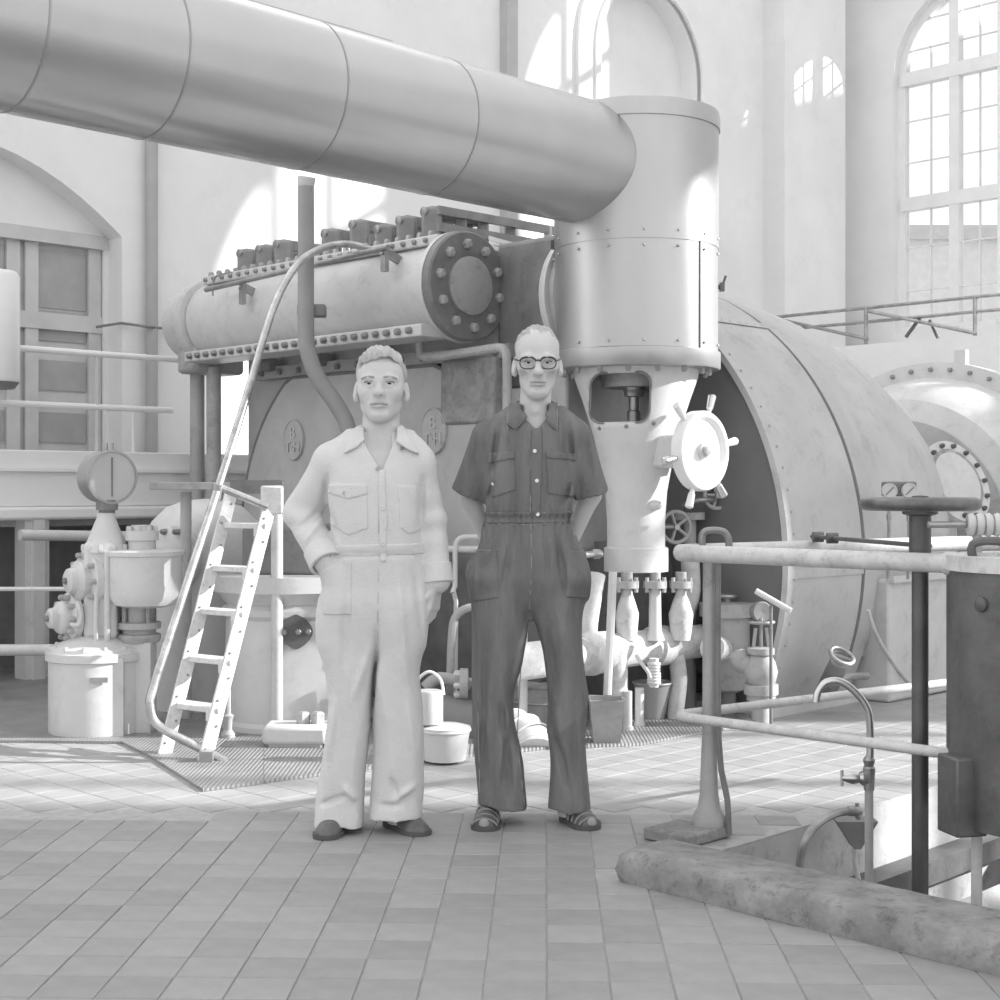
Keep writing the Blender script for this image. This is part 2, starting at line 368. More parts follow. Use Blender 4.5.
# ---- doorway: recessed panelled door with panes
dv1 = uv(onu(98, 242, UL - .28))[1]; dz = onu(50, 232, UL - .28).z; dv0 = dv1 - 1.75; ud = UL - .26
DOORM = mat('door_paint', 0.56, 0.55, 0, 0.08); DGL = mat('door_dark_glass', 0.38, 0.15, 0, 0.1)
g = MB(); g.prism([[R(UL - .20, s, z) for s, z in segarch(n0 - .05, NV + .05, dz, NI.z + .05, .55)]], -U * .1)
struct('trim_6', g, WALL, 'white tympanum panel above the door', 'panel')
g = MB(); g.rbox(UL - .3, UL - .2, dv1 + .0, NV + .05, 1.1, dz); struct('trim_7', g, WALL, 'white reveal beside the door', 'reveal')
g = MB(); g.rbox(ud - .08, ud, n0 - .05, dv1, 1.05, dz)
door = struct('door_1', g, DOORM, 'grey panelled double door with glazed lights', 'door')
part(door, 'transom', MB().rbox(ud, ud + .05, n0, dv1, dz - .72, dz - .60), DOORM)
part(door, 'lintel', MB().rbox(ud, ud + .09, n0, dv1, dz - .10, dz), DOORM)
for s in (dv1 - .06, dv1 - .56, dv1 - .70, dv1 - 1.20, dv1 - 1.34): part(door, 'stile', MB().rbox(ud, ud + .04, s - .05, s + .05, 1.1, dz), DOORM)
for a, b_ in ((dv1 - .50, dv1 - .12), (dv1 - 1.14, dv1 - .76)):
    for z in (dz - .56, dz - .30 - .62, dz - 1.3): part(door, 'pane', MB().rbox(ud, ud + .012, a, b_, z - .24, z - .02), DGL)
    part(door, 'pane', MB().rbox(ud, ud + .012, a, b_, dz - .56, dz - .14), DGL)
# ---- left gallery: white edge beam, post below, rails above
g = MB(); ug = -8.8
pa, pb = onu(-90, 460, ug), onu(300, 460, ug); va, vb = 0.5, uv(pb)[1]
gl = thing('gallery', 'white edge beam of the raised gallery below the doorway', 'gallery', R(ug, (va + vb) / 2, 0))
part(gl, 'edge_beam', MB().rbox(ug - .12, ug, va, vb, 1.13, 1.50), WHITE, bevel=.01)
part(gl, 'lower_flange', MB().rbox(ug - .2, ug + .05, va, vb, 1.045, 1.13), WHITE, bevel=.02)
part(gl, 'upper_flange', MB().rbox(ug - .16, ug + .03, va, vb, 1.36, 1.385), WHITE)
part(gl, 'deck', MB().rbox(UL + .01, ug - .12, va, vb, 1.0, 1.1), MID)
for px in (32, 300 - 75, -300):
    c = uv(onu(px, 560, ug - .06)); part(gl, 'column', MB().rbox(c[0] - .07, c[0] + .07, c[1] - .085, c[1] + .085, 0, 1.05).rbox(c[0] - .02, c[0] + .1, c[1] - .04, c[1] + .04, 0, 1.05), PAINT)
rl = thing('gallery_railing', 'white two-rail gallery railing in front of the doorway', 'railing', R(ug - .06, (va + vb) / 2, 1.5))
for z, e in ((2.16, 178), (1.80, 172)): part(rl, 'rail', MB().tube([R(ug - .06, va, z), R(ug - .06, uv(onu(e, 350, ug - .06))[1], z)], .022, 10), WHITE)
for px in (97, -30, -200): c = uv(onu(px, 400, ug - .06)); part(rl, 'post', MB().tube([R(c[0], c[1], 1.49), R(c[0], c[1], 2.16)], .016, 8), DOORM)
c = uv(onu(133, 400, ug - .06)); part(rl, 'post', MB().tube([R(c[0], c[1], 1.49), R(c[0], c[1], 1.8)], .01, 8), WHITE)
p = onu(2, 330, ug + .12); r_ = .17
tk = thing('header_tank', 'white enamelled round tank with dark base at the left edge', 'tank', (p.x, p.y, onu(2, 388, ug).z))
zt0, zt1 = onu(2, 384, ug + .1).z, onu(2, 272, ug + .1).z; q = at(-8, 330, p.y)
part(tk, 'body', MB().lathe((q.x, q.y, 0), Z, [(zt0, r_ * .9), (zt0 + .03, r_), (zt1 - .03, r_), (zt1, r_ * .88)], 32), WHITE)
part(tk, 'base_ring', MB().lathe((q.x, q.y, 0), Z, [(zt0 - .03, r_ * .8), (zt0 + .01, r_ * .97)], 32), DARK)
part(tk, 'bracket', MB().bar((q.x, q.y, zt0 + .3), (q.x - .1, q.y + .25, zt0 + .3), .05, .05), DARK)
# pipes low on the left, behind the pump
solo('floor_pipe', MB().tube([at(-40, 650, 8.6), at(60, 650, 8.6)], .034, 12), PAINT, 'white horizontal pipe low behind the pump at the left edge', 'pipe')
solo('thin_pipe', MB().tube([at(-40, 589, 8.3), at(66, 589, 8.0)], .012, 8), PAINT, 'thin pale pipe running in from the left to the pump flange', 'pipe')
solo('cross_pipe', MB().tube([onu(20, 535, ug + .2), onu(158, 537, ug + .2)], .035, 12), PAINT, 'pale pipe under the white gallery beam', 'pipe')
g = MB().rbox(UL, UL + .02, va, vb, 0, 1.0); struct('trim_8', g, DARK, 'thin dark panel on the wall below the gallery', 'panel')  # thin dark sheet over the wall under the deck
# ---- right gallery block with railing
vg = 13.5
g = MB().rbox(UL + .29, 2.5, vg, VR, 0, 2.77); struct('wall_gallery', g, WALL, 'white front of the gallery below the arched window', 'wall')
rr = thing('gallery_railing', 'thin tubular railing on the gallery below the arched window', 'railing', R(-7, vg + .1, 2.77))
ra = uv(onv(768, 316, vg + .1))[0]
zt, zm = onv(866, 308, vg + .1).z, onv(866, 322, vg + .1).z
for z in (zt, zm): part(rr, 'rail', MB().tube([R(UL + .3, vg + .1, z), R(2, vg + .1, z)], .018, 8), WSTEEL)
for px in (866, 975, 1080): c = uv(onv(px, 320, vg + .1)); part(rr, 'post', MB().tube([R(c[0], c[1], 2.76), R(c[0], c[1], zt)], .022, 8), WSTEEL)
part(rr, 'brace', MB().tube([onv(768, 317, vg + .12), onv(868, 339, vg + .02)], .018, 8), WSTEEL)
part(rr, 'brace', MB().tube([onv(868, 311, vg + .02), onv(978, 334, vg + .02)], .018, 8), WSTEEL)
for a, b_ in (((906, 337), (920, 318)), ((938, 338), (930, 320))): part(rr, 'brace', MB().tube([onv(*a, vg + .1), onv(*b_, vg + .1)], .02, 8), BLACK)
# ================================================================ STEAM PIPE AND COLUMN
def arc(g, uc, zc, prof, a0, a1, n=40):             # sheet swept about a horizontal axis along v
    b = len(g.v); m = n + 1
    for v, r in prof:
        for k in range(m):
            a = math.radians(a0 + (a1 - a0) * k / n); g.v.append(R(uc + r * math.cos(a), v, zc + r * math.sin(a)))
    for j in range(len(prof) - 1):
        for k in range(n): g.f.append((b + j * m + k, b + j * m + k + 1, b + (j + 1) * m + k + 1, b + (j + 1) * m + k))
    return g
C0 = V((.727, 7.75, 0)); CU, CV = uv(C0)            # valve column axis
PUx, PZ, PR = -5.0, 2.935, 0.315
sp = thing('steam_pipe', 'huge horizontal sheet-clad steam pipe crossing overhead to the column', 'pipe', R(PUx, 4, PZ))
CLADP = mat('pipe_cladding', 0.50, 0.27, 0.62, 0.05, 2.5, 0.015, 60)
ends = [0.3] + [uv(onu(px, 140, PUx))[1] for px in (8, 146, 302, 432)] + [5.72]
for a, b in zip(ends, ends[1:]):
    g = MB(); g.lathe(R(PUx, 0, PZ), W, [(a, PR - .03), (a + .001, PR), (b + .012, PR + .001), (b + .013, PR - .02)], 72); part(sp, 'cladding_sheet', g, CLADP)
for v in ends[1:-1]:
    part(sp, 'seam_band', MB().lathe(R(PUx, 0, PZ), W, [(v - .004, PR), (v - .004, PR + .003), (v + .004, PR + .003), (v + .004, PR)], 72), mat('seam', .36, .4, .6))

# upper drum of the column
dr = thing('strainer_drum', 'tall sheet-clad cylinder on top of the valve column', 'drum', C0 + Z * 1.876)
r = .438
part(dr, 'lower_sheet', MB().lathe(C0, Z, [(1.96, r - .03), (1.96, r - .004), (2.53, r - .004), (2.53, r - .03)], 72), ALU)
part(dr, 'upper_sheet', MB().lathe(C0, Z, [(2.515, r - .03), (2.515, r), (3.15, r), (3.15, r - .03)], 72), ALU)
part(dr, 'bottom_rim', MB().lathe(C0, Z, [(1.876, .30), (1.876, r + .004), (1.885, r + .01), (1.965, r + .01), (1.97, r)], 72), ALU)
part(dr, 'top_rim', MB().lathe(C0, Z, [(3.14, r), (3.14, r + .008), (3.195, r + .008), (3.23, r + .002), (3.235, r - .03)], 72), ALU)
part(dr, 'lid', MB().lathe(C0, Z, [(3.2, r - .005), (3.228, r - .02), (3.25, .2), (3.255, 0)], 72), ALU)
a = math.asin(56 / 82.0)
sd = V((math.sin(a), -math.cos(a), 0))
part(dr, 'vertical_seam', MB().box(C0 + sd * (r - .001) + Z * 2.24, V((-sd.y, sd.x, 0)) * .0022, sd * .004, Z * .28), DARK)
g = MB()
for z in (2.0, 2.48, 2.56, 3.165):
    g.bolts([C0 + V((math.sin(t), -math.cos(t), 0)) * (r + .004) + Z * z for t in [k * .42 for k in range(-4, 5)]][:0], Z, .01, .01)
    for t in [k * .42 for k in range(-4, 5)]:
        d = V((math.sin(t), -math.cos(t), 0)); g.sph(C0 + d * (r + .002) + Z * z, .008, 6)
part(dr, 'rivets', g, ALU, True)
g = MB()
for k in range(16):
    t = k * PI / 8 + .2; d = V((math.sin(t), -math.cos(t), 0)); g.bolts([C0 + d * (r - .05) + Z * 1.875], -Z, .016, .028)
part(dr, 'rim_bolts', g, BOLT, True)
for (px, py) in ((722, 287), (553, 245)):
    p = at(px, py, 7.75); q = C0 + Z * p.z; part(dr, 'clamp', MB().tube([q + (p - q) * .9, p], .012, 8).box(p, X * .012, YY * .02, Z * .022).bar(p, p + V((.02, 0, .06)), .012, .012), BLACK)

# valve pedestal: hollow goblet casting with a rounded inspection opening
def zy(y, Y=7.75): return CH - (y - HZ) * Y / F
vp = thing('valve_column', 'cream enamelled tapering valve pedestal below the clad cylinder', 'valve column', C0 + Z * .8)
outer = [(zy(369), .335), (zy(378), .33), (zy(400), .288), (zy(430), .236), (zy(460), .196), (zy(492), .165), (zy(520), .155), (zy(548), .155)]
prof = outer + [(z, rr_ - .035) for z, rr_ in reversed(outer)] + [outer[0]]
pb = part(vp, 'casting', MB().lathe(C0, Z, prof, 64), PAINT)
def rrect(x0, x1, z0, z1, rad, y, n=5):
    o = []
    for cx, cz, s in ((x1 - rad, z1 - rad, 0), (x0 + rad, z1 - rad, 1), (x0 + rad, z0 + rad, 2), (x1 - rad, z0 + rad, 3)):
        for k in range(n + 1): t = PI / 2 * (s + k / n); o.append(V((cx + rad * math.cos(t), y, cz + rad * math.sin(t))))
    return o
Yf = 7.45; x0, x1 = at(593, 0, Yf).x, at(650, 0, Yf).x; z0, z1 = zy(421, Yf), zy(373, Yf)
cb = bpy.data.objects.new('cut', mesh_from('cut', *(lambda g: (g.v, g.f))(MB().prism([rrect(x0, x1, z0, z1, .06, 7.2)], YY * 1.2)), PAINT)); COL.objects.link(cb)
bo = pb.modifiers.new('b', 'BOOLEAN'); bo.object = cb; bo.operation = 'DIFFERENCE'; bo.solver = 'EXACT'
bpy.context.view_layer.update()
bake(pb); bpy.data.objects.remove(cb)
# opening lip and the spindle inside
lip = rrect(x0 - .004, x1 + .004, z0 - .004, z1 + .004, .062, 7.5)
def onsurf(p):                                       # push a point onto the pedestal surface
    z = p.z; rr_ = np.interp(-z, [-q[0] for q in outer], [q[1] for q in outer]); dx = p.x - C0.x
    return V((p.x, C0.y - math.sqrt(max(0, rr_ * rr_ - dx * dx)), z))
part(vp, 'opening_lip', MB().tube([onsurf(p) for p in lip], .006, 8, closed=True), DARK)
sx = at(633, 0, 7.75).x
part(vp, 'spindle', MB().lathe((sx, 7.70, 0), Z, [(zy(424), .035), (zy(412), .035), (zy(411), .028), (zy(398), .028), (zy(397), .05), (zy(392), .055), (zy(391), .06), (zy(376), .06)], 20), WSTEEL)
part(vp, 'collar', MB().lathe(C0, Z, [(zy(388), .18), (zy(372), .2)], 24), MID)
part(vp, 'base_flange', MB().lathe(C0, Z, [(zy(546), .15), (zy(548), .172), (zy(571), .172), (zy(572), .12)], 48), PALE)
g = MB()
for x_, y_ in ((600, 428), (625, 427), (652, 424), (655, 553), (625, 555), (612, 553)):
    p = onsurf(at(x_, y_, 7.6)); g.sph(p, .012, 8)
part(vp, 'screws', g, BOLT, True)
hub = C0 + U * .45 + Z * zy(451, 7.45)
part(vp, 'gear_box', MB().box(C0 + U * .22 + Z * hub.z, U * .09, W * .075, Z * .085), PAINT, bevel=.02)
part(vp, 'lug', MB().lathe(onsurf(at(655, 505, 7.6)), V((.5, -.8, 0)), [(-.02, .035), (.02, .028), (.05, .018), (.06, .0)], 16), PAINT)
part(vp, 'lug', MB().lathe(onsurf(at(603, 478, 7.6)), V((-.6, -.8, 0)), [(-.02, .03), (.03, .025), (.05, .0)], 16), PALE)
part(vp, 'drain_nozzle', MB().cyl(at(560, 556, 7.5), at(601, 554, 7.62), .022).lathe(at(592, 554, 7.6), at(601, 554, 7.62) - at(592, 554, 7.6), [(0, .03), (.04, .03)], 6), STEEL)
hw = thing('handwheel', 'white dished handwheel with peg handles on the valve column', 'handwheel', hub)
Rw = .207
part(hw, 'shaft', MB().cyl(C0 + U * .2 + Z * hub.z, hub + U * .02, .03), WSTEEL)
part(hw, 'dish', MB().lathe(hub, U, [(-.07, .06), (-.065, Rw - .02), (-.05, Rw), (.0, Rw), (.012, Rw - .008), (.012, Rw - .03), (.0, Rw - .042), (-.012, Rw - .05), (-.014, .05), (-.012, .045)], 56), WHITE)
part(hw, 'hub_nut', MB().lathe(hub, U, [(-.03, .045), (.01, .04), (.015, .025), (.035, .022), (.04, .012), (.042, 0)], 20), PALE)
for k in range(6):
    t = math.radians(-6 + 60 * k + 17); d = W * math.cos(t) + Z * math.sin(t); p = hub - U * .02 + d * (Rw - .01)
    part(hw, 'peg', MB().lathe(p, d, [(0, .012), (.03, .013), (.035, .018), (.105, .022), (.112, .014)], 14), STEEL if k % 2 else WHITE)

# ================================================================ LOW PRESSURE CASING
lu, lz, LR = -6.15, 0.85, 1.75
A0, A1 = -29, 150
SHEET = mat('casing_sheet', 0.50, 0.52, 0.15, 0.10, 2.2, 0.03, 40, dirt=0.18)
lp = thing('turbine_casing', 'great rounded sheet-clad turbine casing behind the handwheel', 'turbine', R(lu, 8, 0))
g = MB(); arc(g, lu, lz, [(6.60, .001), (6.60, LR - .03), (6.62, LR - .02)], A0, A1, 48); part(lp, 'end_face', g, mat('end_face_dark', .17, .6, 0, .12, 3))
g = MB(); arc(g, lu, lz, [(6.60, LR - .035), (6.575, LR - .03), (6.575, LR + .006), (6.62, LR + .006)], A0, A1, 60); part(lp, 'end_rim', g, SHEET)
cuts = [A0, -2, 52, A1]
for a, b in zip(cuts, cuts[1:]):
    g = MB(); arc(g, lu, lz, [(6.62, LR - .02), (6.62, LR), (7.33, LR), (7.33, LR - .02)], a + .15, b - .15, 28); part(lp, 'cladding_sheet', g, SHEET)
for a in cuts[1:-1]:
    g = MB(); arc(g, lu, lz, [(6.62, LR), (6.62, LR + .006), (7.34, LR + .006), (7.34, LR)], a - .9, a + .9, 4); part(lp, 'seam_strip', g, SHEET)
g = MB(); arc(g, lu, lz, [(7.30, LR - .05), (7.42, LR - .05)], A0, A1, 60); part(lp, 'joint_gap', g, BLACK)
for v0, v1 in ((7.375, 7.50),):
    g = MB(); arc(g, lu, lz, [(v0, LR - .06), (v0, LR - .005), (v1, LR - .005), (v1, LR - .05)], A0, A1, 60); part(lp, 'joint_strip', g, SHEET)
dome = [(7.48, LR - .02), (7.8, LR - .03), (8.2, 1.66), (8.6, 1.56), (9.0, 1.42), (9.4, 1.25), (9.8, 1.05), (10.1, .86), (10.3, .7)]
g = MB(); arc(g, lu, lz, dome, -20, A1, 60); part(lp, 'dome', g, SHEET)
g = MB().rbox(-7.6, -4.36, 7.56, 10.3, 0, .72); part(lp, 'skirt', g, PALE, bevel=.02)
g = MB().rbox(-7.6, -4.52, 6.58, 7.6, 0, .05); part(lp, 'base_strip', g, PALE)
g = MB()
pts = [onu(x_, y_, -4.355) for x_, y_ in ((868, 610), (875, 632), (888, 655), (905, 678), (922, 693))]
part(lp, 'skirt_rib', MB().tube(pts, .012, 8, sub=4), PALE)
part(lp, 'skirt_ledge', MB().rbox(-4.38, -4.33, 7.56, 10.3, .70, .735), PALE)
g = MB()
for i in range(9):
    for a in (cuts[1], cuts[2]): t = math.radians(a); g.sph(R(lu + LR * math.cos(t), 6.66 + i * .08, lz + LR * math.sin(t)), .012, 6)
for k in range(26): t = math.radians(A0 + 6 + k * 4); g.sph(R(lu + (LR + .002) * math.cos(t), 6.645, lz + (LR + .002) * math.sin(t)), .009, 6)
part(lp, 'rivets', g, SHEET, True)
# manhole on the dome
mn = V((.50, -.78, .38)).normalized(); mc = onu(958, 481, -4.78)
part(lp, 'manhole_neck', MB().lathe(mc - mn * .30, mn, [(0, .24), (.3, .24)], 40), PALE)
mf = part(lp, 'manhole_flange', MB().lathe(mc - mn * .05, mn, [(0, .24), (0, .30), (.05, .30), (.05, .205), (.04, .2)], 48), PALE)
part(lp, 'manhole_cover', MB().lathe(mc - mn * .015, mn, [(0, .22), (.02, .21), (.025, .18), (.02, 0)], 40), PALE)
b = MB(); b.bolt_ring(mc, mn, .262, 14, .017, .03); part(lp, 'manhole_bolts', b, BLACK, True)
# stub valve low on the casing, small handle bar
sv = thing('stub_valve', 'small round handwheel on a stub at the foot of the turbine casing', 'valve', fl(835, 700))
part(sv, 'stub', MB().cyl(at(826, 692, 8.05), at(840, 660, 7.75), .06, .05), DARK)
part(sv, 'wheel', MB().torus(at(842, 656, 7.72), V((.3, -.5, .8)), .065, .012, 24, 8).bar(at(832, 653, 7.72), at(852, 660, 7.72), .012, .012), WSTEEL)
part(sv, 'pipe', MB().tube([at(832, 686, 7.9), at(844, 677, 7.85), at(866, 676, 8.1)], .022, 10, sub=3), WSTEEL)
hb = thing('hand_lever', 'pale diagonal lever handle standing before the turbine casing', 'lever', V((at(771, 0, 7.47).x, 7.47, 0)))
part(hb, 'handle', MB().tube([at(756, 591, 7.5), at(791, 611, 7.42)], .016, 10), PAINT)
part(hb, 'stand', MB().cyl(V((at(771, 0, 7.47).x, 7.47, 0)), at(771, 600, 7.47), .009, n=10).cyl(V((at(771, 0, 7.47).x, 7.47, 0)), V((at(771, 0, 7.47).x, 7.47, .02)), .04), DARK)
# ================================================================ GENERATOR END
gn = thing('generator', 'pale rounded generator housing beyond the turbine at right', 'generator', R(-6, 11.5, 0))
gu, gz = -6.0, .85
g = MB(); arc(g, gu, gz, [(10.5, .9), (10.55, 1.12), (10.7, 1.24), (11.0, 1.32), (11.05, 1.32)], -25, 205, 60); part(gn, 'end_bell', g, PALE)
g = MB(); arc(g, gu, gz, [(11.05, 1.25), (11.05, 1.45), (11.18, 1.45), (11.18, 1.3)], -25, 205, 60); part(gn, 'end_flange', g, PALE)
g = MB(); arc(g, gu, gz, [(11.18, 1.38), (13.4, 1.38), (13.4, .01)], -25, 205, 60); part(gn, 'shell', g, PALE)
g = MB(); arc(g, gu, gz, [(10.5, .95), (10.48, .5), (10.48, .01)], -25, 205, 60); part(gn, 'end_cover', g, MID)
part(gn, 'base', MB().rbox(-7.5, -4.5, 10.45, 13.4, 0, .6), MID)
p = onv(931, 385, 11.1); part(gn, 'lifting_lug', MB().box(R(gu + .25, 11.12, gz + 1.47), U * .05, W * .03, Z * .07), PALE)
g = MB()
for k in range(30): t = math.radians(-20 + k * 7.3); g.bolts([R(gu + 1.39 * math.cos(t), 11.05, gz + 1.39 * math.sin(t))], -W, .02, .03)
part(gn, 'bolts', g, BOLT, True)

# ================================================================ HIGH PRESSURE END WITH NAME PLATES
hv = 5.80
hp = thing('high_pressure_turbine', 'grey flat turbine end cover carrying two oval name plates', 'turbine', R(-7, 6.3, 0))
HPM = mat('front_cover_paint', 0.50, 0.55, 0, 0.10, 3, 0.08, 30, dirt=0.12)
part(hp, 'body', MB().rbox(-8.42, -5.4, hv + .12, 7.4, .9, 2.2), HPM, bevel=.02)
part(hp, 'pedestal', MB().rbox(-8.0, -5.2, hv + .35, 7.4, 0, .95), DARK)
hc, hz_, hr = -7.05, .95, 1.25
def disc_poly(rad, ztop, zbot, n=56):
    o = []
    for k in range(n + 1):
        t = PI * 1.15 - (PI * 1.3) * k / n + 0; x_, z_ = hc + rad * math.cos(t), hz_ + rad * math.sin(t)
        o.append((x_, min(max(z_, zbot), ztop)))
    return o
part(hp, 'cover', MB().prism([[R(x_, hv, z_) for x_, z_ in disc_poly(hr, 1.97, .42)]], W * .12), HPM, bevel=.008)
part(hp, 'rim', MB().tube([R(x_, hv + .005, z_) for x_, z_ in disc_poly(hr + .012, 1.98, .42)], .012, 8), DARK)
part(hp, 'cross_rail', MB().rbox(-8.2, -5.75, hv + .02, hv + .1, 1.99, 2.07), MID)
g = MB(); g.bolts([R(u_, hv + .02, 2.03) for u_ in np.linspace(-8.1, -5.85, 12)], -W, .022, .03)
for k in range(14): t = PI * (.06 + .88 * k / 13); g.bolts([R(hc + (hr + .07) * math.cos(t), hv + .1, hz_ + (hr + .07) * math.sin(t))] if hz_ + (hr + .07) * math.sin(t) < 1.95 else [], -W, .02, .03)
part(hp, 'bolts', g, BOLT, True)
for u_ in (-8.0, -7.45, -6.9): part(hp, 'lug', MB().rbox(u_ - .05, u_ + .05, hv - .04, hv + .08, 2.04, 2.13), DARK, bevel=.01)
def text_mesh(s, size):
    c = bpy.data.curves.new('t', 'FONT'); c.body = s; c.size = size; c.extrude = .006; c.align_x = 'CENTER'; c.align_y = 'CENTER'
    o = bpy.data.objects.new('t', c); COL.objects.link(o); dg = bpy.context.evaluated_depsgraph_get()
    me = bpy.data.meshes.new_from_object(o.evaluated_get(dg)); bpy.data.objects.remove(o); return me
for (px, py, ry, lab) in ((295, 440, .135, None), (435, 431, .14, None)):
    c = onv(px, py, hv); u_, _ = uv(c)
    if True:
        pl = part(hp, 'name_plate', MB().lathe(c + W * .002, -W, [(0, ry), (.014, ry), (.017, ry - .004)], 48, e=U, ex=.80), mat('name_plate', .50, .5, .1, .08))
        part(pl, 'plate_rim', MB().tube([c - W * .016 + U * (.8 * (ry - .006) * math.cos(2 * PI * k / 40)) + Z * ((ry - .006) * math.sin(2 * PI * k / 40)) for k in range(40)], .005, 6, closed=True), mat('name_plate', .50))
        for txt, dz_, sz in (('B', .045, .11), ('T·H', -.05, .10)):
            me = text_mesh(txt, sz); me.materials.append(PALE)
            o = bpy.data.objects.new('lettering', me); COL.objects.link(o); o.parent = pl
            o.matrix_local = Matrix.Translation(c - W * .018 + Z * dz_ - root_loc(pl)) @ Matrix((U, Z, -W)).transposed().to_4x4()
part(hp, 'side_block', MB().rbox(-6.28, -5.83, hv - .02, hv + .1, 1.62, 2.0), mat('mottled_block', .32, .7, 0, .25, 9, .2, 20, dirt=.3), bevel=.02)
lpipe = [onv(420, 338, 5.62), onv(421, 354, 5.62), onv(432, 357, 5.6), onv(470, 352, 5.6), onv(498, 348, 5.6), onv(505, 352, 5.6), onv(507, 364, 5.6), onv(507, 420, 5.6)]
solo('oil_pipe', MB().tube(lpipe, .026, 10, sub=4), MID, 'bent grey oil pipe below the steam chest flange', 'pipe')

# ================================================================ STEAM CHEST
cv, cz, cr = 5.66, 2.39, .265
ch = thing('steam_chest', 'long pale horizontal steam chest with bolted flange strips', 'steam chest', R(-7.3, cv, 2.1))
part(ch, 'barrel', MB().lathe(R(0, cv, cz), U, [(-8.40, cr - .03), (-8.38, cr), (-5.99, cr), (-5.97, cr + .02)], 56), PALE)
part(ch, 'neck_groove', MB().lathe(R(0, cv, cz), U, [(-8.56, cr - .07), (-8.38, cr - .05)], 48), MID)
part(ch, 'end_drum', MB().lathe(R(0, cv, cz), U, [(-8.73, .0), (-8.725, cr - .06), (-8.71, cr - .02), (-8.58, cr - .015), (-8.53, cr - .05)], 48), PALE)
part(ch, 'end_hoop', MB().lathe(R(0, cv, cz), U, [(-8.50, cr - .03), (-8.48, cr + .03), (-8.42, cr + .03), (-8.40, cr - .02)], 48), PALE)
part(ch, 'end_flange', MB().lathe(R(0, cv, cz), U, [(-5.98, cr - .02), (-5.98, cr + .045), (-5.91, cr + .045), (-5.90, cr + .035)], 56), DARK)
part(ch, 'end_flange_rim', MB().lathe(R(0, cv, cz), U, [(-6.0, cr), (-5.99, cr + .05), (-5.96, cr + .05), (-5.96, cr)], 56), PALE)
part(ch, 'end_cover', MB().lathe(R(0, cv, cz), U, [(-5.91, .165), (-5.885, .165), (-5.88, .155), (-5.88, 0)], 48), MID)
g = MB(); g.bolt_ring(R(-5.905, cv, cz), U, .235, 10, .03, .035, .2); part(ch, 'flange_bolts', g, MID, True)
zl = onv(340, 340, cv - .25).z; zu = onv(330, 262, cv - .10).z
part(ch, 'lower_strip', MB().rbox(-8.36, -5.99, cv - .29, cv - .05, zl - .035, zl + .035), PALE, bevel=.008)
part(ch, 'upper_strip', MB().rbox(-8.32, -5.99, cv - .17, cv + .10, zu - .02, zu + .035), PALE, bevel=.008)
g = MB(); us = np.linspace(-8.28, -6.08, 24)
g.bolts([R(u_, cv - .29, zl) for u_ in us], -W, .021, .03); g.bolts([R(u_, cv - .13, zu + .035) for u_ in us], Z, .021, .03); g.bolts([R(u_, cv - .17, zu + .008) for u_ in us], -W, .016, .02)
part(ch, 'strip_bolts', g, BOLT, True)
# saddle and its two columns under the far end
part(ch, 'saddle', MB().rbox(-8.60, -8.36, cv - .20, cv + .20, cz - cr - .09, cz - cr + .09), MID, bevel=.03)
for du in (-.09, .11):
    p = R(-8.48 + du, cv - .05, 0); part(ch, 'support_column', MB().cyl(p + Z * .02, p + Z * (cz - cr - .05), .05, n=20), MID)
# rail bar along the chest
rz = onv(330, 262, cv - .36).z - .01
rb = thing('guard_rail', 'thin steel guard rail along the top of the steam chest', 'rail', R(-7.4, cv - .34, rz))
part(rb, 'rail', MB().tube([onv(206, 290, cv - .34), onv(388, 247, cv - .34)], .016, 10), WSTEEL)
for px, py in ((240, 285), (382, 250)):
    p = onv(px, py, cv - .34); part(rb, 'bracket', MB().bar(p, p + W * .2 - Z * .07, .02, .05).box(p + Z * -.06 + W * .02, U * .02, W * .015, Z * .06), WSTEEL)
part(rb, 'wire_loop', MB().tube([onv(213, 296, cv - .3), onv(213, 283, cv - .3), onv(217, 276, cv - .3), onv(232, 272, cv - .3)], .006, 6, sub=3), WSTEEL)
# rocker frames on top
LEV = mat('rocker_iron', .26, .5, .2, .2, 8)
tops = [(247, 250), (266, 246), (284, 241), (332, 230), (360, 221), (385, 226), (407, 217), (432, 208)]
for k, (px, py) in enumerate(tops):
    t = onv(px, py, cv + .12); zb = zu + .03; lv = thing('rocker', 'dark iron valve rocker on the steam chest, %s' % ['the first from its far end', 'the second from its far end', 'the third from its far end', 'just right of the curved pipe', 'the fourth from the near end', 'the third from the near end', 'the second from the near end', 'the tallest at the near end'][k], 'rocker', V((t.x, t.y, zb)), 'valve rockers on the steam chest')
    part(lv, 'post', MB().bar(V((t.x, t.y, zb - .01)), V((t.x, t.y, t.z)), .115, .12), LEV, bevel=.018)
    part(lv, 'arm', MB().bar(V((t.x, t.y, t.z - .03)) - W * .03, V((t.x, t.y, t.z - .03)) + W * .36, .07, .075), LEV, bevel=.01)
    part(lv, 'rear_post', MB().bar(V((t.x, t.y, zb - .01)) + W * .30, V((t.x, t.y, t.z - .02)) + W * .30, .05, .05), LEV)
    part(lv, 'pin', MB().lathe(V((t.x, t.y, t.z - .03)) - W * .05, -W, [(-.02, .03), (.02, .03), (.025, .02)], 12), BOLT)
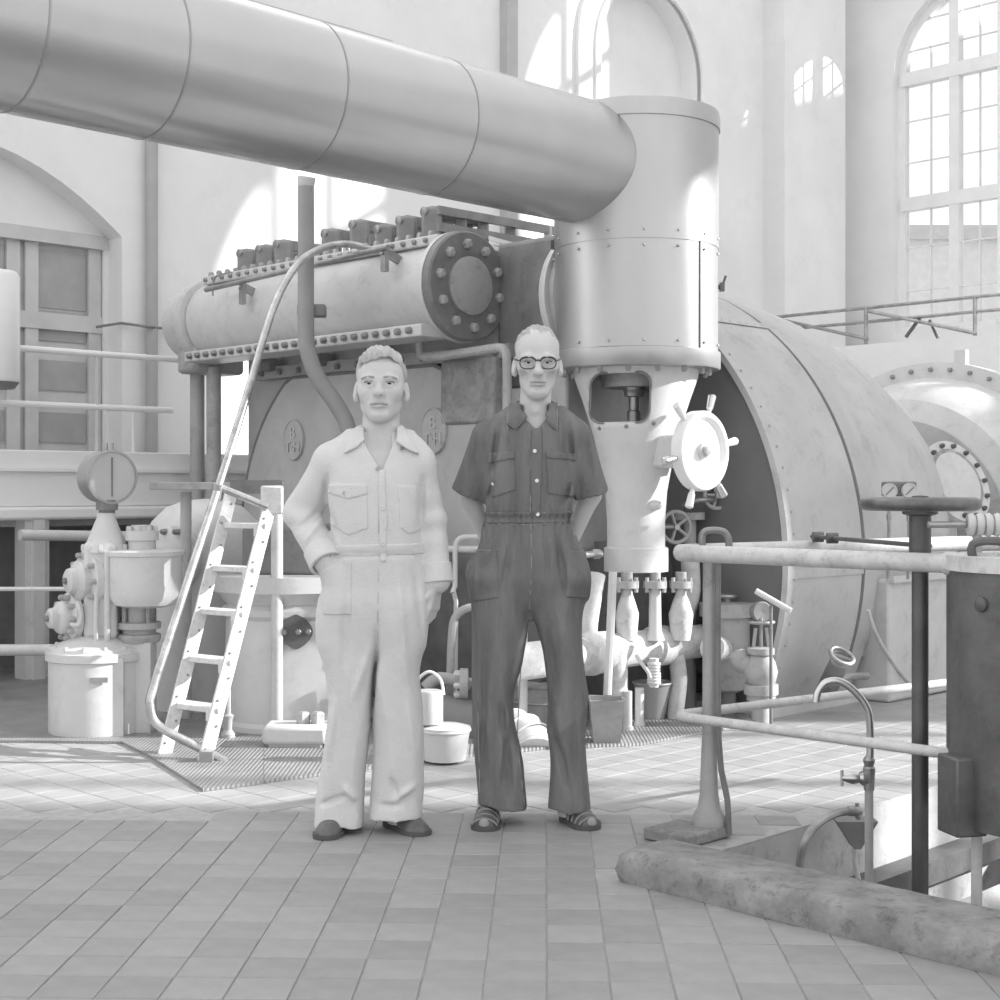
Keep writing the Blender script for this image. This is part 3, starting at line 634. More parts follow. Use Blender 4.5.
# beams running back from the near end
gb = thing('valve_gear_frame', 'iron bar frame running from the steam chest to the clad cylinder', 'frame', R(-5.9, cv + .2, zu))
ubm = uv(onv(440, 207, cv + .12))[0]
zq = onv(440, 207, cv + .12).z
for dz_ in (-.02, -.12, -.2): part(gb, 'bar', MB().bar(R(ubm, cv + .1, zq + dz_), R(ubm + .02, cv + 1.25, zq + dz_), .03, .05), LEV)
for px, py in ((461, 224), (483, 222), (510, 232)):
    p = onu(px, py, ubm - .03); part(gb, 'upright', MB().bar(V((p.x, p.y, zu - .02)), V((p.x, p.y, p.z + .03)), .06, .07), LEV, bevel=.008)
    part(gb, 'link', MB().bar(V((p.x, p.y, p.z - .1)) + U * .04, V((p.x, p.y, p.z - .16)) + U * .2 + W * .12, .02, .025), STEEL)
p = onu(548, 250, ubm); part(gb, 'end_post', MB().bar(V((p.x, p.y, zu - .2)), V((p.x, p.y, zq)), .07, .05), PALE)
# nozzle block between chest and column
nb = thing('nozzle_block', 'dark cast steam block between the steam chest and the clad cylinder', 'casting', R(-5.5, 5.95, 2.0))
part(nb, 'block', MB().rbox(-5.93, -5.36, cv + .24, cv + .95, 2.02, 2.66), DARK, bevel=.03)
fc = R(-5.33, 6.05, 2.30)
part(nb, 'flange', MB().lathe(fc - U * .05, U, [(0, .36), (.09, .36), (.10, .35), (.10, .2)], 56), MID)
part(nb, 'flange_rim', MB().lathe(fc - U * .06, U, [(0, .365), (.03, .385), (.06, .385), (.065, .36)], 56), PALE)
part(nb, 'neck', MB().lathe(fc, U, [(0, .25), (.25, .25)], 40), MID)
g = MB(); g.bolt_ring(fc + U * .05, U, .30, 14, .038, .045); part(nb, 'bolts', g, DARK, True)
part(nb, 'lower_bracket', MB().rbox(-5.93, -5.5, cv + .24, cv + .6, 1.82, 2.03), BLACK, bevel=.02)
# curved dark pipe in front of the chest
bp_ = [at(306, 182, 8.3), at(306, 250, 8.3), at(306, 330, 8.3), at(308, 352, 8.3), at(318, 378, 8.3), at(336, 404, 8.3), at(347, 425, 8.3), at(350, 452, 8.3), at(350, 560, 8.3)]
dp = thing('drain_pipe', 'grey curved drain pipe in front of the steam chest', 'pipe', at(350, 560, 8.3))
part(dp, 'pipe', MB().tube(bp_, .047, 16, sub=5), mat('drain_pipe_grey', .30, .5))
part(dp, 'open_flare', MB().lathe(at(306, 184, 8.3), V((.15, -.2, 1)), [(-.02, .047), (.0, .05), (.04, .052), (.045, .03), (.02, .02)], 20), PALE)
part(dp, 'clamp', MB().box(at(312, 311, 8.36), X * .08, YY * .05, Z * .035), DARK, bevel=.008)
# ================================================================ LADDER, PLATFORM AND HANDRAIL
SLAD = mat('ladder_paint', 0.66, 0.55, 0, 0.12, 14, 0.1, 40, dirt=0.25)
ld = thing('ladder', 'pale steep step ladder leaning against the platform', 'ladder', fl(190, 758))
rt, rbm = at(274, 488, 7.15), fl(204, 763); lt, lb = at(231, 494, 7.35), fl(164, 756)
for t, b in ((rt, rbm), (lt, lb)):
    d = (t - b).normalized(); n = V((.35, -.94, 0)); n = (n - d * n.dot(d)).normalized(); s_ = d.cross(n)
    part(ld, 'stringer', MB().box((t + b) / 2, s_ * .032, n * .012, d * (t - b).length / 2), SLAD, bevel=.004)
    g = MB()
    for k in range(12): p = b + (t - b) * (k + .5) / 12; g.sph(p + n * .013 + s_ * (.012 if k % 2 else -.012), .007, 6)
    part(ld, 'rivets', g, BOLT, True)
for y in (529, 575, 620, 668, 714):
    a = (y - 488) / (763 - 488); pr = rt + (rbm - rt) * a; pl_ = lt + (lb - lt) * ((y - 494 + 2) / (756 - 494)); pl_.z = pr.z
    d = (pr - pl_); bk = V((-d.y, d.x, 0)).normalized() * (1 if True else -1)
    if bk.y < 0: bk = -bk
    part(ld, 'tread', MB().box((pr + pl_) / 2 + YY * .05, d / 2 * .98, YY * .075 - X * .012, Z * .013), SLAD, bevel=.004)
    part(ld, 'cleat', MB().box(pr - d.normalized() * .03 - Z * .025, d.normalized() * .025, bk * .02, Z * .025), SLAD)
HT = mat('handrail_tube', .46, .35, .7, .3, 12, .1, 40, dirt=.3)
hpts = [(386, 254, 8.45), (372, 250, 8.42), (345, 244, 8.35), (315, 251, 8.15), (293, 270, 7.95), (272, 312, 7.7), (247, 395, 7.35), (218, 488, 7.05), (182, 598, 6.78), (153, 688, 6.62), (150, 706, 6.6), (155, 722, 6.6), (172, 734, 6.6), (200, 748, 6.62), (226, 762, 6.58)]
part(ld, 'handrail', MB().tube([at(*q) for q in hpts], .021, 12, sub=5), HT)
part(ld, 'rail_end_flange', MB().box(at(388, 262, 8.45), X * .012, YY * .03, Z * .07), DARK)
part(ld, 'rail_strut', MB().tube([at(219, 487, 7.05), at(268, 507, 7.08)], .019, 10), HT)
part(ld, 'rail_clamp', MB().lathe(at(217, 492, 7.05), V((-.2, .1, -1)), [(-.04, .03), (.04, .03)], 12), WSTEEL)
part(ld, 'head_bracket', MB().box(at(272, 500, 7.1), X * .055, YY * .012, Z * .07), SLAD, bevel=.01)
part(ld, 'rail_foot', MB().box(fl(207, 764) + Z * .03, X * .03, YY * .03, Z * .03), WSTEEL)
pf = thing('platform', 'narrow dark timber platform at the head of the ladder', 'platform', V((at(222, 486, 7.6).x, 7.6, 0)))
part(pf, 'board', MB().box(at(215, 486, 7.72), X * .31, YY * .16, Z * .02), MID, bevel=.004)
part(pf, 'front_board', MB().box(at(256, 487, 7.38), X * .13, YY * .015, Z * .035), DARK)
for px, Yp in ((277, 7.25), (186, 7.8)):
    q = at(px, 492, Yp); part(pf, 'post', MB().cyl(V((q.x, q.y, 0)), q, .030, n=16), PALE)
# ================================================================ BEARING PEDESTAL
pc = V((at(290, 0, 7.62).x, 7.62, 0))
pd = thing('bearing_pedestal', 'pale round bearing pedestal behind the ladder', 'pedestal', pc)
part(pd, 'drum', MB().lathe(pc, Z, [(0, .36), (.04, .36), (.06, .345), (.60, .33), (.66, .33)], 56), PAINT)
part(pd, 'shoulder', MB().lathe(pc, Z, [(.66, .34), (.70, .37), (.72, .40), (.80, .40), (.805, .2)], 56), PALE)
part(pd, 'cap', MB().box(pc + Z * .93, X * .22, YY * .2, Z * .13), DARK, bevel=.03)
part(pd, 'flange_strip', MB().lathe(pc, Z, [(.58, .335), (.60, .35), (.63, .35), (.65, .335)], 56), PALE)
po = V((at(296, 632, 7.27).x, 7.27, at(296, 632, 7.27).z)); dn = (po - pc); dn.z = 0; dn.normalize(); dt = V((-dn.y, dn.x, 0))
po = pc + dn * .338 + Z * po.z
part(pd, 'inspection_plate', MB().prism([[po + dt * (.085 * math.copysign(abs(math.cos(t)) ** 1.5, math.cos(t))) + Z * (.088 * math.copysign(abs(math.sin(t)) ** 1.1, math.sin(t))) for t in [2 * PI * k / 32 for k in range(32)]]], dn * .02), BLACK)
g = MB(); g.bolts([po + dn * .02 + dt * .06, po + dn * .02 - dt * .06, po + dn * .02 + dt * .01], dn, .016, .02); part(pd, 'plate_bolts', g, BOLT, True)
fb = V((at(297, 0, 7.0).x, 7.0, 0))
part(pd, 'foot_flange', MB().box(fb + Z * .07, X * .155, YY * .10, Z * .045), PAINT, bevel=.02)
part(pd, 'foot_block', MB().box(fb + Z * .03, X * .13, YY * .09, Z * .03), MID, bevel=.01)
for dx in (.03, .10): part(pd, 'foot_nut', MB().lathe(fb + X * dx + Z * .11, Z, [(0, .035), (.05, .035), (.06, .02)], 6), MID)
part(pd, 'drain_cock', MB().tube([at(228, 690, 7.2), at(228, 716, 7.2)], .014, 8).lathe(V((at(228, 0, 7.2).x, 7.2, 0)), Z, [(0, .035), (.03, .035), (.05, .02), (.1, .022), (.12, .03), (.14, .0)], 12), MID)
# ================================================================ PUMP WITH GAUGE
Y0 = 7.42; qx = lambda px, Y=Y0: at(px, 0, Y).x; qz = lambda py, Y=Y0: at(0, py, Y).z
pm = thing('pump', 'cream enamelled governor oil pump with round drums at the left', 'pump', V((qx(100), Y0, 0)))
b0 = V((qx(97), Y0, 0))
part(pm, 'base_drum', MB().lathe(b0, Z, [(0, .235), (.02, .24), (.385, .24)], 48), PAINT)
part(pm, 'base_lid', MB().lathe(b0, Z, [(.375, .245), (.38, .255), (.42, .255), (.425, .24), (.44, .235), (.48, .15), (.50, .1), (.50, 0)], 48), PAINT)
g = MB(); g.bolt_ring(b0 + Z * .425, Z, .225, 14, .014, .03); part(pm, 'lid_bolts', g, PALE, True)
part(pm, 'vent_slot', MB().box(V((qx(112), Y0 - .235, qz(680, Y0 - .24))), X * .045, YY * .012, Z * .012), MID)
part(pm, 'edge_strip', MB().box(b0 + V((.155, -.178, .2)), X * .03, YY * .02, Z * .2), PALE)
part(pm, 'body', MB().box(V((qx(104), Y0, .73)), X * .085, YY * .10, Z * .25), PAINT, bevel=.03)
part(pm, 'side_rib', MB().tube([V((qx(113), Y0 - .11, .48)), V((qx(113), Y0 - .11, .93))], .016, 10), PAINT)
nl = V((-.78, -.62, 0))
for (px, py, rad, nm) in ((88, 580, .155, 'upper_flange'), (70, 617, .125, 'lower_flange')):
    c = V((qx(px), Y0 - .02, qz(py)))
    part(pm, nm, MB().lathe(c - nl * .03, nl, [(0, rad), (.035, rad), (.04, rad - .01), (.045, rad * .75)], 40), PAINT)
    part(pm, 'end_cap', MB().lathe(c, nl, [(0, rad * .68), (.05, rad * .66), (.06, rad * .6), (.07, rad * .45), (.10, rad * .40), (.11, rad * .3), (.11, 0)], 36), PALE)
    g = MB(); g.bolt_ring(c + nl * .01, nl, rad * .85, 10, .016, .03); part(pm, 'flange_bolts', g, MID, True)
    part(pm, 'cap_nut', MB().lathe(c + nl * .11, nl, [(0, .018), (.015, .018), (.018, .0)], 6), DARK)
part(pm, 'flange_neck', MB().cyl(V((qx(88), Y0, qz(580))), V((qx(108), Y0 + .03, qz(580))), .1), PAINT)
part(pm, 'flange_neck', MB().cyl(V((qx(70), Y0, qz(617))), V((qx(104), Y0 + .05, qz(617))), .07), PAINT)
part(pm, 'oil_tube', MB().tube([V((qx(84), Y0 - .12, qz(600))), V((qx(88), Y0 - .13, qz(612))), V((qx(86), Y0 - .13, qz(622))), V((qx(78), Y0 - .12, qz(622)))], .012, 8, sub=4), PAINT)
part(pm, 'oil_tube', MB().tube([V((qx(103), Y0 - .12, qz(590))), V((qx(103), Y0 - .13, qz(635))), V((qx(110), Y0 - .15, qz(648))), V((qx(120), Y0 - .15, qz(650)))], .011, 8, sub=4), PAINT)
part(pm, 'cone', MB().lathe(V((qx(106), Y0, 0)), Z, [(qz(552), .115), (qz(546), .105), (qz(517), .045), (qz(513), .045)], 32), PAINT)
g = MB(); g.bolt_ring(V((qx(106), Y0, qz(549))), Z, .11, 10, .014, .025); part(pm, 'cone_bolts', g, PALE, True)
td = V((qx(145), Y0, 0))
part(pm, 'tank', MB().lathe(td, Z, [(qz(607), .10), (qz(604), .165), (qz(598), .185), (qz(592), .19), (qz(556), .19), (qz(555), .20), (qz(551), .20), (qz(550), .18), (qz(548), 0)], 48), PAINT)
part(pm, 'tank_neck', MB().lathe(td + X * -.03, Z, [(qz(642), .10), (qz(638), .11), (qz(634), .11), (qz(633), .085), (qz(629), .085), (qz(628), .11), (qz(622), .11), (qz(621), .07), (qz(606), .07)], 36), MID)
for k in range(4):
    t = PI / 4 + k * PI / 2; p = td + X * -.03 + V((math.cos(t), math.sin(t), 0)) * .085; part(pm, 'stud', MB().cyl(p + Z * qz(626), p + Z * qz(606), .014, n=10), BOLT)
part(pm, 'post', MB().box(V((qx(141), Y0 - .02, qz(641) / 2)), X * .07, YY * .07, Z * qz(641) / 2), PAINT, bevel=.008)
part(pm, 'top_nozzle', MB().lathe(V((qx(142), Y0, 0)), Z, [(qz(551), .07), (qz(541), .07), (qz(540), .085), (qz(531), .085), (qz(530), .055), (qz(525), .055), (qz(525), 0)], 32), PAINT)
g = MB(); g.bolt_ring(V((qx(142), Y0, qz(531))), Z, .07, 8, .012, .025); part(pm, 'nozzle_bolts', g, PALE, True)
ga = thing('pressure_gauge', 'large round dial gauge on top of the pump', 'gauge', V((qx(106), Y0, qz(513))))
gn_ = V((.64, -.77, 0)).normalized(); gc = V((qx(113), Y0 - .03, qz(477)))
part(ga, 'stem', MB().lathe(V((qx(107), Y0, 0)), Z, [(qz(514), .04), (qz(510), .04), (qz(510), .055), (qz(500), .055)], 24), DARK)
part(ga, 'case', MB().lathe(gc, gn_, [(-.13, .11), (-.125, .132), (.0, .135), (.012, .138), (.014, .127), (.004, .125)], 56), mat('gauge_case', .40, .4, .4))
dl = part(ga, 'dial', MB().lathe(gc, gn_, [(.0, .128), (.006, .128), (.006, 0)], 48), mat('gauge_dial', .50, .35))
part(dl, 'needle', MB().box(gc + gn_ * .010 + Z * .0, V((.77, .64, 0)) * .003, gn_ * .002, Z * .10), DARK)
for dx in (-.014, .016): part(ga, 'top_pin', MB().cyl(gc + X * dx + Z * .12 - gn_ * .03, gc + X * dx + Z * .175 - gn_ * .03, .008, n=8), WSTEEL)
# domed casing behind the pump
dc = V((at(205, 0, 8.35).x, 8.35, 0))
dm = thing('oil_cooler', 'pale domed oil cooler casing behind the pump and ladder', 'cooler', dc)
part(dm, 'shell', MB().lathe(dc, Z, [(0, .36), (.80, .36), (.95, .345), (1.06, .30), (1.14, .22), (1.18, .12), (1.19, 0)], 48), PAINT)
nf = V((-.6, -.8, 0)); c = V((at(172, 0, 8.05).x, 8.05, at(0, 560, 8.05).z))
part(dm, 'side_flange', MB().lathe(c - nf * .05, nf, [(-.1, .15), (0, .15), (0, .19), (.04, .19), (.05, .12), (.05, 0)], 40), PAINT)
g = MB(); g.bolt_ring(c, nf, .165, 10, .018, .035); part(dm, 'flange_bolts', g, BOLT, True)
# ================================================================ PIPES BELOW THE VALVE COLUMN
hd = thing('insulated_header', 'thick white-lagged horizontal pipe below the valve column', 'pipe', at(640, 650, 7.6))
pA, pB = at(500, 664, 7.0), at(708, 640, 8.05); da = (pB - pA).normalized()
part(hd, 'lagging', MB().tube([pA + (pB - pA) * t for t in np.linspace(0, 1, 9)], .092, 24), LAG)
for t in (.44, .735): c = pA + (pB - pA) * t; part(hd, 'strap', MB().lathe(c, da, [(-.05, .09), (-.045, .108), (.045, .108), (.05, .09)], 28), LAG)
part(hd, 'end_bulge', MB().sph(pA + (pB - pA) * .40, .115, 20), LAG)
for px, Yp, top, bot, r0, r1, kind in ((627, 7.55, 583, 640, .026, .062, 1), (655, 7.62, 580, 640, .030, .034, 0), (681, 7.72, 580, 640, .026, .066, 1)):
    x_ = at(px, 0, Yp).x; zz = lambda y: at(0, y, Yp).z
    th = thing('branch_pipe', {627: 'bulging lagged branch pipe nearest the man in dark overalls', 655: 'straight middle branch pipe under the valve column', 681: 'bulging lagged branch pipe on the right under the valve column'}[px], 'pipe', V((x_, Yp, zz(bot))), 'branch pipes under the valve column')
    if kind: part(th, 'sleeve', MB().lathe(V((x_, Yp, 0)), Z, [(zz(bot), .05), (zz(bot - 12), r1 * .9), (zz(bot - 26), r1), (zz(bot - 38), r1 * .7), (zz(bot - 46), r0 * 1.1), (zz(top), r0)], 20), LAG)
    else: part(th, 'sleeve', MB().lathe(V((x_, Yp, 0)), Z, [(zz(bot), r1 * 1.5), (zz(bot - 10), r1), (zz(top), r0)], 20), PALE)
    part(th, 'flange', MB().lathe(V((x_, Yp, 0)), Z, [(zz(588), r0), (zz(588), .062), (zz(581), .062), (zz(581), .03), (zz(572), .03)], 24), MID)
    for sx_ in (-1, 1): part(th, 'bolt', MB().lathe(V((x_ + .045 * sx_, Yp - .03, 0)), Z, [(zz(592), .012), (zz(577), .012)], 6), WSTEEL)
# downpipes and hose under the header
solo('lagged_downpipe', MB().tube([at(615, 650, 7.48), at(616, 690, 7.48), at(615, 722, 7.48), V((at(615, 0, 7.48).x, 7.48, .0))], .062, 16, sub=3), LAG, 'stout lagged down pipe behind the square bin', 'pipe')
solo('lagged_downpipe', MB().tube([at(676, 655, 7.8), at(679, 680, 7.8), at(676, 708, 7.8), V((at(675, 0, 7.8).x, 7.8, 0))], .045, 14, sub=3), LAG, 'slim lagged down pipe right of the tapered bucket', 'pipe')
g = MB(); c0 = at(654, 664, 7.55)
for k in range(7): g.torus(c0 - Z * (.016 * k), Z, .026, .011, 18, 8)
g.cyl(c0 + Z * .03, c0 - Z * .12, .024)
solo('coiled_hose', g, LAG, 'short coiled hose hanging from the lagged header', 'hose')
solo('bent_spout', MB().tube([at(636, 655, 7.48), at(642, 664, 7.46), at(648, 672, 7.46), at(650, 678, 7.46)], .010, 8, sub=3), PAINT, 'thin bent spout beside the coiled hose', 'spout')
solo('thin_standpipe', MB().tube([at(613, 572, 7.35), at(610, 640, 7.3), at(607, 700, 7.25), V((at(607, 0, 7.25).x, 7.25, 0))], .022, 10), PALE, 'thin pale standpipe rising in front of the lagged header', 'pipe')
solo('lagged_riser', MB().tube([at(590, 655, 7.4), at(588, 630, 7.45), at(592, 600, 7.5), at(596, 575, 7.55)], .05, 14, sub=4), LAG, 'lagged riser half hidden by the man in dark overalls', 'pipe')
solo('lagged_bend', MB().tube([at(690, 560, 8.0), at(691, 590, 8.0), at(686, 612, 8.0), at(678, 630, 8.0)], .052, 14, sub=4), LAG, 'curved lagged pipe descending behind the railing post', 'pipe')
# small black valve wheels behind the column
for px, py, Yp, rad, lab in ((676, 527, 7.95, .085, 'small spoked valve wheel low beside the valve column'), (717, 495, 8.1, .075, 'small spoked valve wheel behind the white handwheel')):
    c = at(px, py, Yp); d = V((.3, -.95, 0)).normalized()
    vw = thing('small_valve', lab, 'valve wheel', c)
    part(vw, 'rim', MB().torus(c, d, rad, .011, 28, 8), MID)
    a_, b_ = basis(d)
    for k in range(5): t = 2 * PI * k / 5; part(vw, 'spoke', MB().tube([c, c + (a_ * math.cos(t) + b_ * math.sin(t)) * rad], .009, 6), MID)
    part(vw, 'stem', MB().cyl(c + d * .02, c - d * .25, .016, n=10), WSTEEL)
sp2 = thing('valve_standpipe', 'grey standpipe with bolted flange behind the white handwheel', 'pipe', V((at(690, 0, 8.15).x, 8.15, .4)))
part(sp2, 'pipe', MB().cyl(V((at(690, 0, 8.15).x, 8.15, .0)), at(690, 513, 8.15), .035), MID)
part(sp2, 'flange', MB().lathe(at(690, 516, 8.15), Z, [(-.02, .05), (-.02, .085), (.02, .085), (.02, .03)], 24), MID)
part(sp2, 'tube', MB().tube([at(690, 512, 8.15), at(684, 505, 8.1), at(700, 500, 8.05), at(715, 500, 8.1)], .014, 8, sub=3), WSTEEL)
# ================================================================ RECEPTACLES ON THE FLOOR
bn = thing('square_bin', 'open square tapered tin bin beside the man in dark overalls', 'bin', fl(606, 747))
Yb = fl(606, 747).y + .10; cx = at(606, 0, Yb).x
def frus(w0, d0, w1, d1, h, th=.006):
    o = [[V((cx + sx_ * w, Yb + sy * d, z)) for sx_, sy in ((-1, -1), (1, -1), (1, 1), (-1, 1))] for w, d, z in ((w0, d0, .012), (w1, d1, h), (w1 - th, d1 - th, h), (w0 - th, d0 - th, .03))]
    g = MB(); g.v = [p for l in o for p in l]; g.f = [(0, 1, 2, 3), (12, 13, 14, 15)]
    for a in range(3):
        for k in range(4): g.f.append((a * 4 + k, a * 4 + (k + 1) % 4, a * 4 + 4 + (k + 1) % 4, a * 4 + 4 + k))
    return g
part(bn, 'shell', frus(.065, .07, .082, .09, .22), mat('tin', .36, .45, .5, .15, 8, dirt=.2)); 
part(bn, 'rim', MB().tube([V((cx + a * .083, Yb + b * .091, .22)) for a, b in ((-1, -1), (1, -1), (1, 1), (-1, 1))], .006, 6, closed=True), WSTEEL)
def pail(name, label, px, py, r0, r1, h, m, cat='bucket'):
    c = fl(px, py) + Z * .012; c.y += r0; t = thing(name, label, cat, c)
    part(t, 'shell', MB().lathe(c, Z, [(0, r0), (h, r1), (h, r1 - .008), (.015, r0 - .008), (.015, 0)], 32), m)
    part(t, 'rim', MB().torus(c + Z * h, Z, r1, .007, 36, 8), m)
    return t, c
t, c = pail('tapered_bucket', 'grey tapered bucket under the coiled hose', 654, 722, .065, .105, .19, mat('bucket_grey', .38, .5, .2, .1))
for px, y0, y1, lab in ((628, 690, 733, 'left of two short upright pipe stubs by the square bin'), (640, 689, 729, 'right of two short upright pipe stubs by the square bin')):
    p = fl(px, y1); p.y += .03
    solo('pipe_stub', MB().cyl(p + Z * .013, p + Z * .21, .024).lathe(p, Z, [(.012, .03), (.03, .03)], 16), PALE, lab, 'pipe', loc=p, group='pipe stubs by the bin')
pv = thing('feed_vessel', 'grey flanged cylindrical vessel behind the railing post', 'vessel', V((at(727, 0, 7.95).x, 7.95, 0)))
c = V((at(727, 0, 7.95).x, 7.95, 0)); zz = lambda y: at(0, y, 7.95).z
part(pv, 'shell', MB().lathe(c, Z, [(zz(692), .06), (zz(688), .11), (zz(680), .125), (zz(612), .125)], 36), MID)
part(pv, 'flange', MB().lathe(c, Z, [(zz(616), .12), (zz(616), .15), (zz(603), .15), (zz(602), .05), (zz(601), 0)], 36), MID)
part(pv, 'lifting_ring', MB().torus(c + Z * zz(596), Z, .05, .012, 20, 8).cyl(c + Z * zz(603), c + Z * zz(594), .02), WSTEEL)
part(pv, 'leg', MB().cyl(c, c + Z * zz(690), .05), DARK)
part(pv, 'side_nozzle', MB().cyl(c + Z * zz(650), at(712, 648, 7.75), .07), LAG)
gv = thing('gate_valve', 'pale bulbous gate valve standing right of the railing post', 'valve', fl(760, 728))
Yg = 7.6; c = V((at(761, 0, Yg).x, Yg, 0)); zz = lambda y: at(0, y, Yg).z
part(gv, 'body', MB().lathe(c, Z, [(zz(700), .075), (zz(690), .075), (zz(688), .05), (zz(682), .075), (zz(672), .088), (zz(662), .075), (zz(655), .055), (zz(654), .07), (zz(648), .07), (zz(647), .03)], 28), MID)
part(gv, 'leg', MB().cyl(c, c + Z * zz(700), .05), MID)
part(gv, 'lower_flange', MB().lathe(c, Z, [(zz(694), .06), (zz(694), .09), (zz(684), .09), (zz(684), .05)], 24), MID)
part(gv, 'side_branch', MB().cyl(c + Z * zz(668), at(740, 662, Yg + .05), .055).sph(at(741, 660, Yg + .05), .06, 14), MID)
for s_ in (-1, 1): part(gv, 'yoke', MB().bar(c + X * .04 * s_ + Z * zz(648), c + X * .028 * s_ + Z * zz(628), .016, .016), MID)
part(gv, 'stem', MB().cyl(c + Z * zz(650), c + Z * zz(618), .01), WSTEEL)
part(gv, 'wheel', MB().torus(c + Z * zz(622), Z, .065, .010, 28, 8).bar(c + Z * zz(622) - X * .065, c + Z * zz(622) + X * .065, .012, .012), WSTEEL)
part(gv, 'gauge', MB().lathe(c + V((.0, .02, zz(612))), V((.3, -1, 0)), [(-.03, .05), (.02, .055), (.025, .05), (.02, 0)], 28), DARK)
# behind the men: pipes, pots
solo('elbow_duct', MB().tube([at(395, 705, 7.5), at(430, 714, 7.4), at(470, 724, 7.3), at(505, 734, 7.2)], .118, 24, sub=3), mat('duct_dark', .20, .5), 'thick dark duct lying on the floor between the two men', 'duct')
eb = thing('segmented_elbow', 'pale segmented sheet-metal elbow between the legs of the man in dark overalls', 'elbow', fl(528, 768))
ep = [at(505, 734, 7.2), at(514, 734, 7.14), at(523, 738, 7.09), at(530, 744, 7.04), at(534, 752, 7.0), at(535, 757, 6.97)]
for k, (a, b) in enumerate(zip(ep, ep[1:])): part(eb, 'segment', MB().tube([a - (b - a) * .12, b + (b - a) * .12], (.118, .121), 24), PAINT)
for a in ep[1:-1]: part(eb, 'seam', MB().torus(a, ep[min(ep.index(a) + 1, 5)] - ep[ep.index(a) - 1], .121, .005, 32, 6), WHITE)
t, c = pail('white_pot', 'wide pale pot with a lid between the two men', 444, 766, .095, .115, .135, PAINT, 'pot')
part(t, 'lid', MB().lathe(c, Z, [(.135, .118), (.15, .118), (.16, .08), (.165, 0)], 32), PAINT)
ks = V((c.x - .07, c.y, c.z + .165))
kt = thing('kettle', 'pale can with a white hoop handle standing on the pot', 'can', ks)
part(kt, 'body', MB().lathe(ks, Z, [(0, .062), (.14, .062), (.15, .055), (.15, 0)], 28), PALE)
part(kt, 'handle', MB().tube([ks + V((-.06, 0, .13)), ks + V((-.05, 0, .20)), ks + V((0, 0, .235)), ks + V((.05, 0, .20)), ks + V((.065, 0, .13))], .007, 8, sub=4), WHITE)
solo('hooked_pipe', MB().tube([at(480, 537, 7.6), at(464, 537, 7.6), at(457, 541, 7.6), at(455, 552, 7.6), at(455, 586, 7.6), at(452, 592, 7.58), at(456, 602, 7.6), at(455, 690, 7.6), V((at(455, 0, 7.6).x, 7.6, 0))], .013, 8, sub=2), PALE, 'thin hooked pipe rising between the two men', 'pipe')
solo('cane_pipe', MB().tube([at(482, 607, 7.5), at(468, 608, 7.5), at(457, 615, 7.5), at(452, 632, 7.5), at(450, 690, 7.5), V((at(450, 0, 7.5).x, 7.5, 0))], .022, 10, sub=3), MID, 'cane-shaped grey pipe between the two men', 'pipe')
solo('cross_bar', MB().tube([at(425, 549, 7.62), at(490, 549, 7.62)], .018, 10), PALE, 'short pale horizontal bar between the two men', 'bar')
fv = thing('flanged_valve', 'grey flanged pipe union beside the thigh of the man in dark overalls', 'valve', at(462, 690, 7.35))
part(fv, 'pipe', MB().tube([at(425, 688, 7.4), at(440, 678, 7.4), at(470, 684, 7.35)], .032, 12, sub=3), MID)
part(fv, 'flange', MB().lathe(at(464, 684, 7.35), X, [(-.02, .03), (-.02, .08), (.02, .08), (.02, .03)], 24), MID)
g = MB(); g.bolt_ring(at(460, 684, 7.35), -X, .06, 6, .016, .03); part(fv, 'bolts', g, PALE, True)
solo('white_standpipe', MB().tube([at(523, 600, 7.3), at(523, 722, 7.3), V((at(523, 0, 7.3).x, 7.3, 0))], .024, 10), PAINT, 'white standpipe seen between the legs of the man in dark overalls', 'pipe')
c = V((at(540, 0, 7.7).x, 7.7, 0)); dd = thing('drip_drum', 'grey drip drum behind the legs of the man in dark overalls', 'drum', c)
part(dd, 'shell', MB().lathe(c, Z, [(.01, .14), (.20, .14), (.205, .148), (.22, .148), (.22, .1), (.23, 0)], 36), MID)
part(dd, 'hoop', MB().torus(c + Z * .12, Z, .141, .006, 36, 6), MID)
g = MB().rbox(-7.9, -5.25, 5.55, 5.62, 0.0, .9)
solo('recess_shade_screen', g, mat('recess_shade', .15, .7, 0, .3, 6), 'dark panel painted as the shaded recess behind the pipes between the two men', 'panel', bevel=.01)  # flat dark sheet put in for the shade of the recess
# ================================================================ RAILING ROUND THE PIT
RAILM = mat('railing_paint', .60, .5, 0, .15, 12, .08, 50, dirt=.25)
cr_ = V((.61, 5.134, 0)); dB = V((1.253, .876, 0)).normalized()
rg = thing('pit_railing', 'pale tubular two-rail railing round the pit', 'railing', fl(706, 838))
def rail(z, r):
    f0 = cr_ + U * 1.25; b0_ = cr_ + dB * 1.9
    k = .07
    g = MB(); g.tube([f0 + Z * z, cr_ + U * .5 + Z * z, cr_ + U * (k * 1.2) + Z * z, cr_ + (U + dB) * .012 * 2 + Z * z, cr_ + dB * (k * 1.2) + Z * z, cr_ + dB * .5 + Z * z, b0_ + Z * z], r, 14, sub=5)
    return g
part(rg, 'top_rail', rail(1.018, .030), RAILM); part(rg, 'lower_rail', rail(.442, .017), RAILM)
pp = fl(709, 836); pt = at(713, 545, pp.y)
part(rg, 'post', MB().lathe(V((pp.x, pp.y, 0)), Z, [(.04, .060), (.07, .060), (.10, .042), (.15, .034), (.4, .024), (1.04, .022)], 20), MID)
part(rg, 'post_tube', MB().tube([V((pp.x + .028, pp.y - .03, 1.0)), V((pp.x + .03, pp.y - .03, .35)), V((pp.x + .06, pp.y - .035, .14)), V((pp.x + .065, pp.y - .035, .02))], .011, 8, sub=3), DARK)
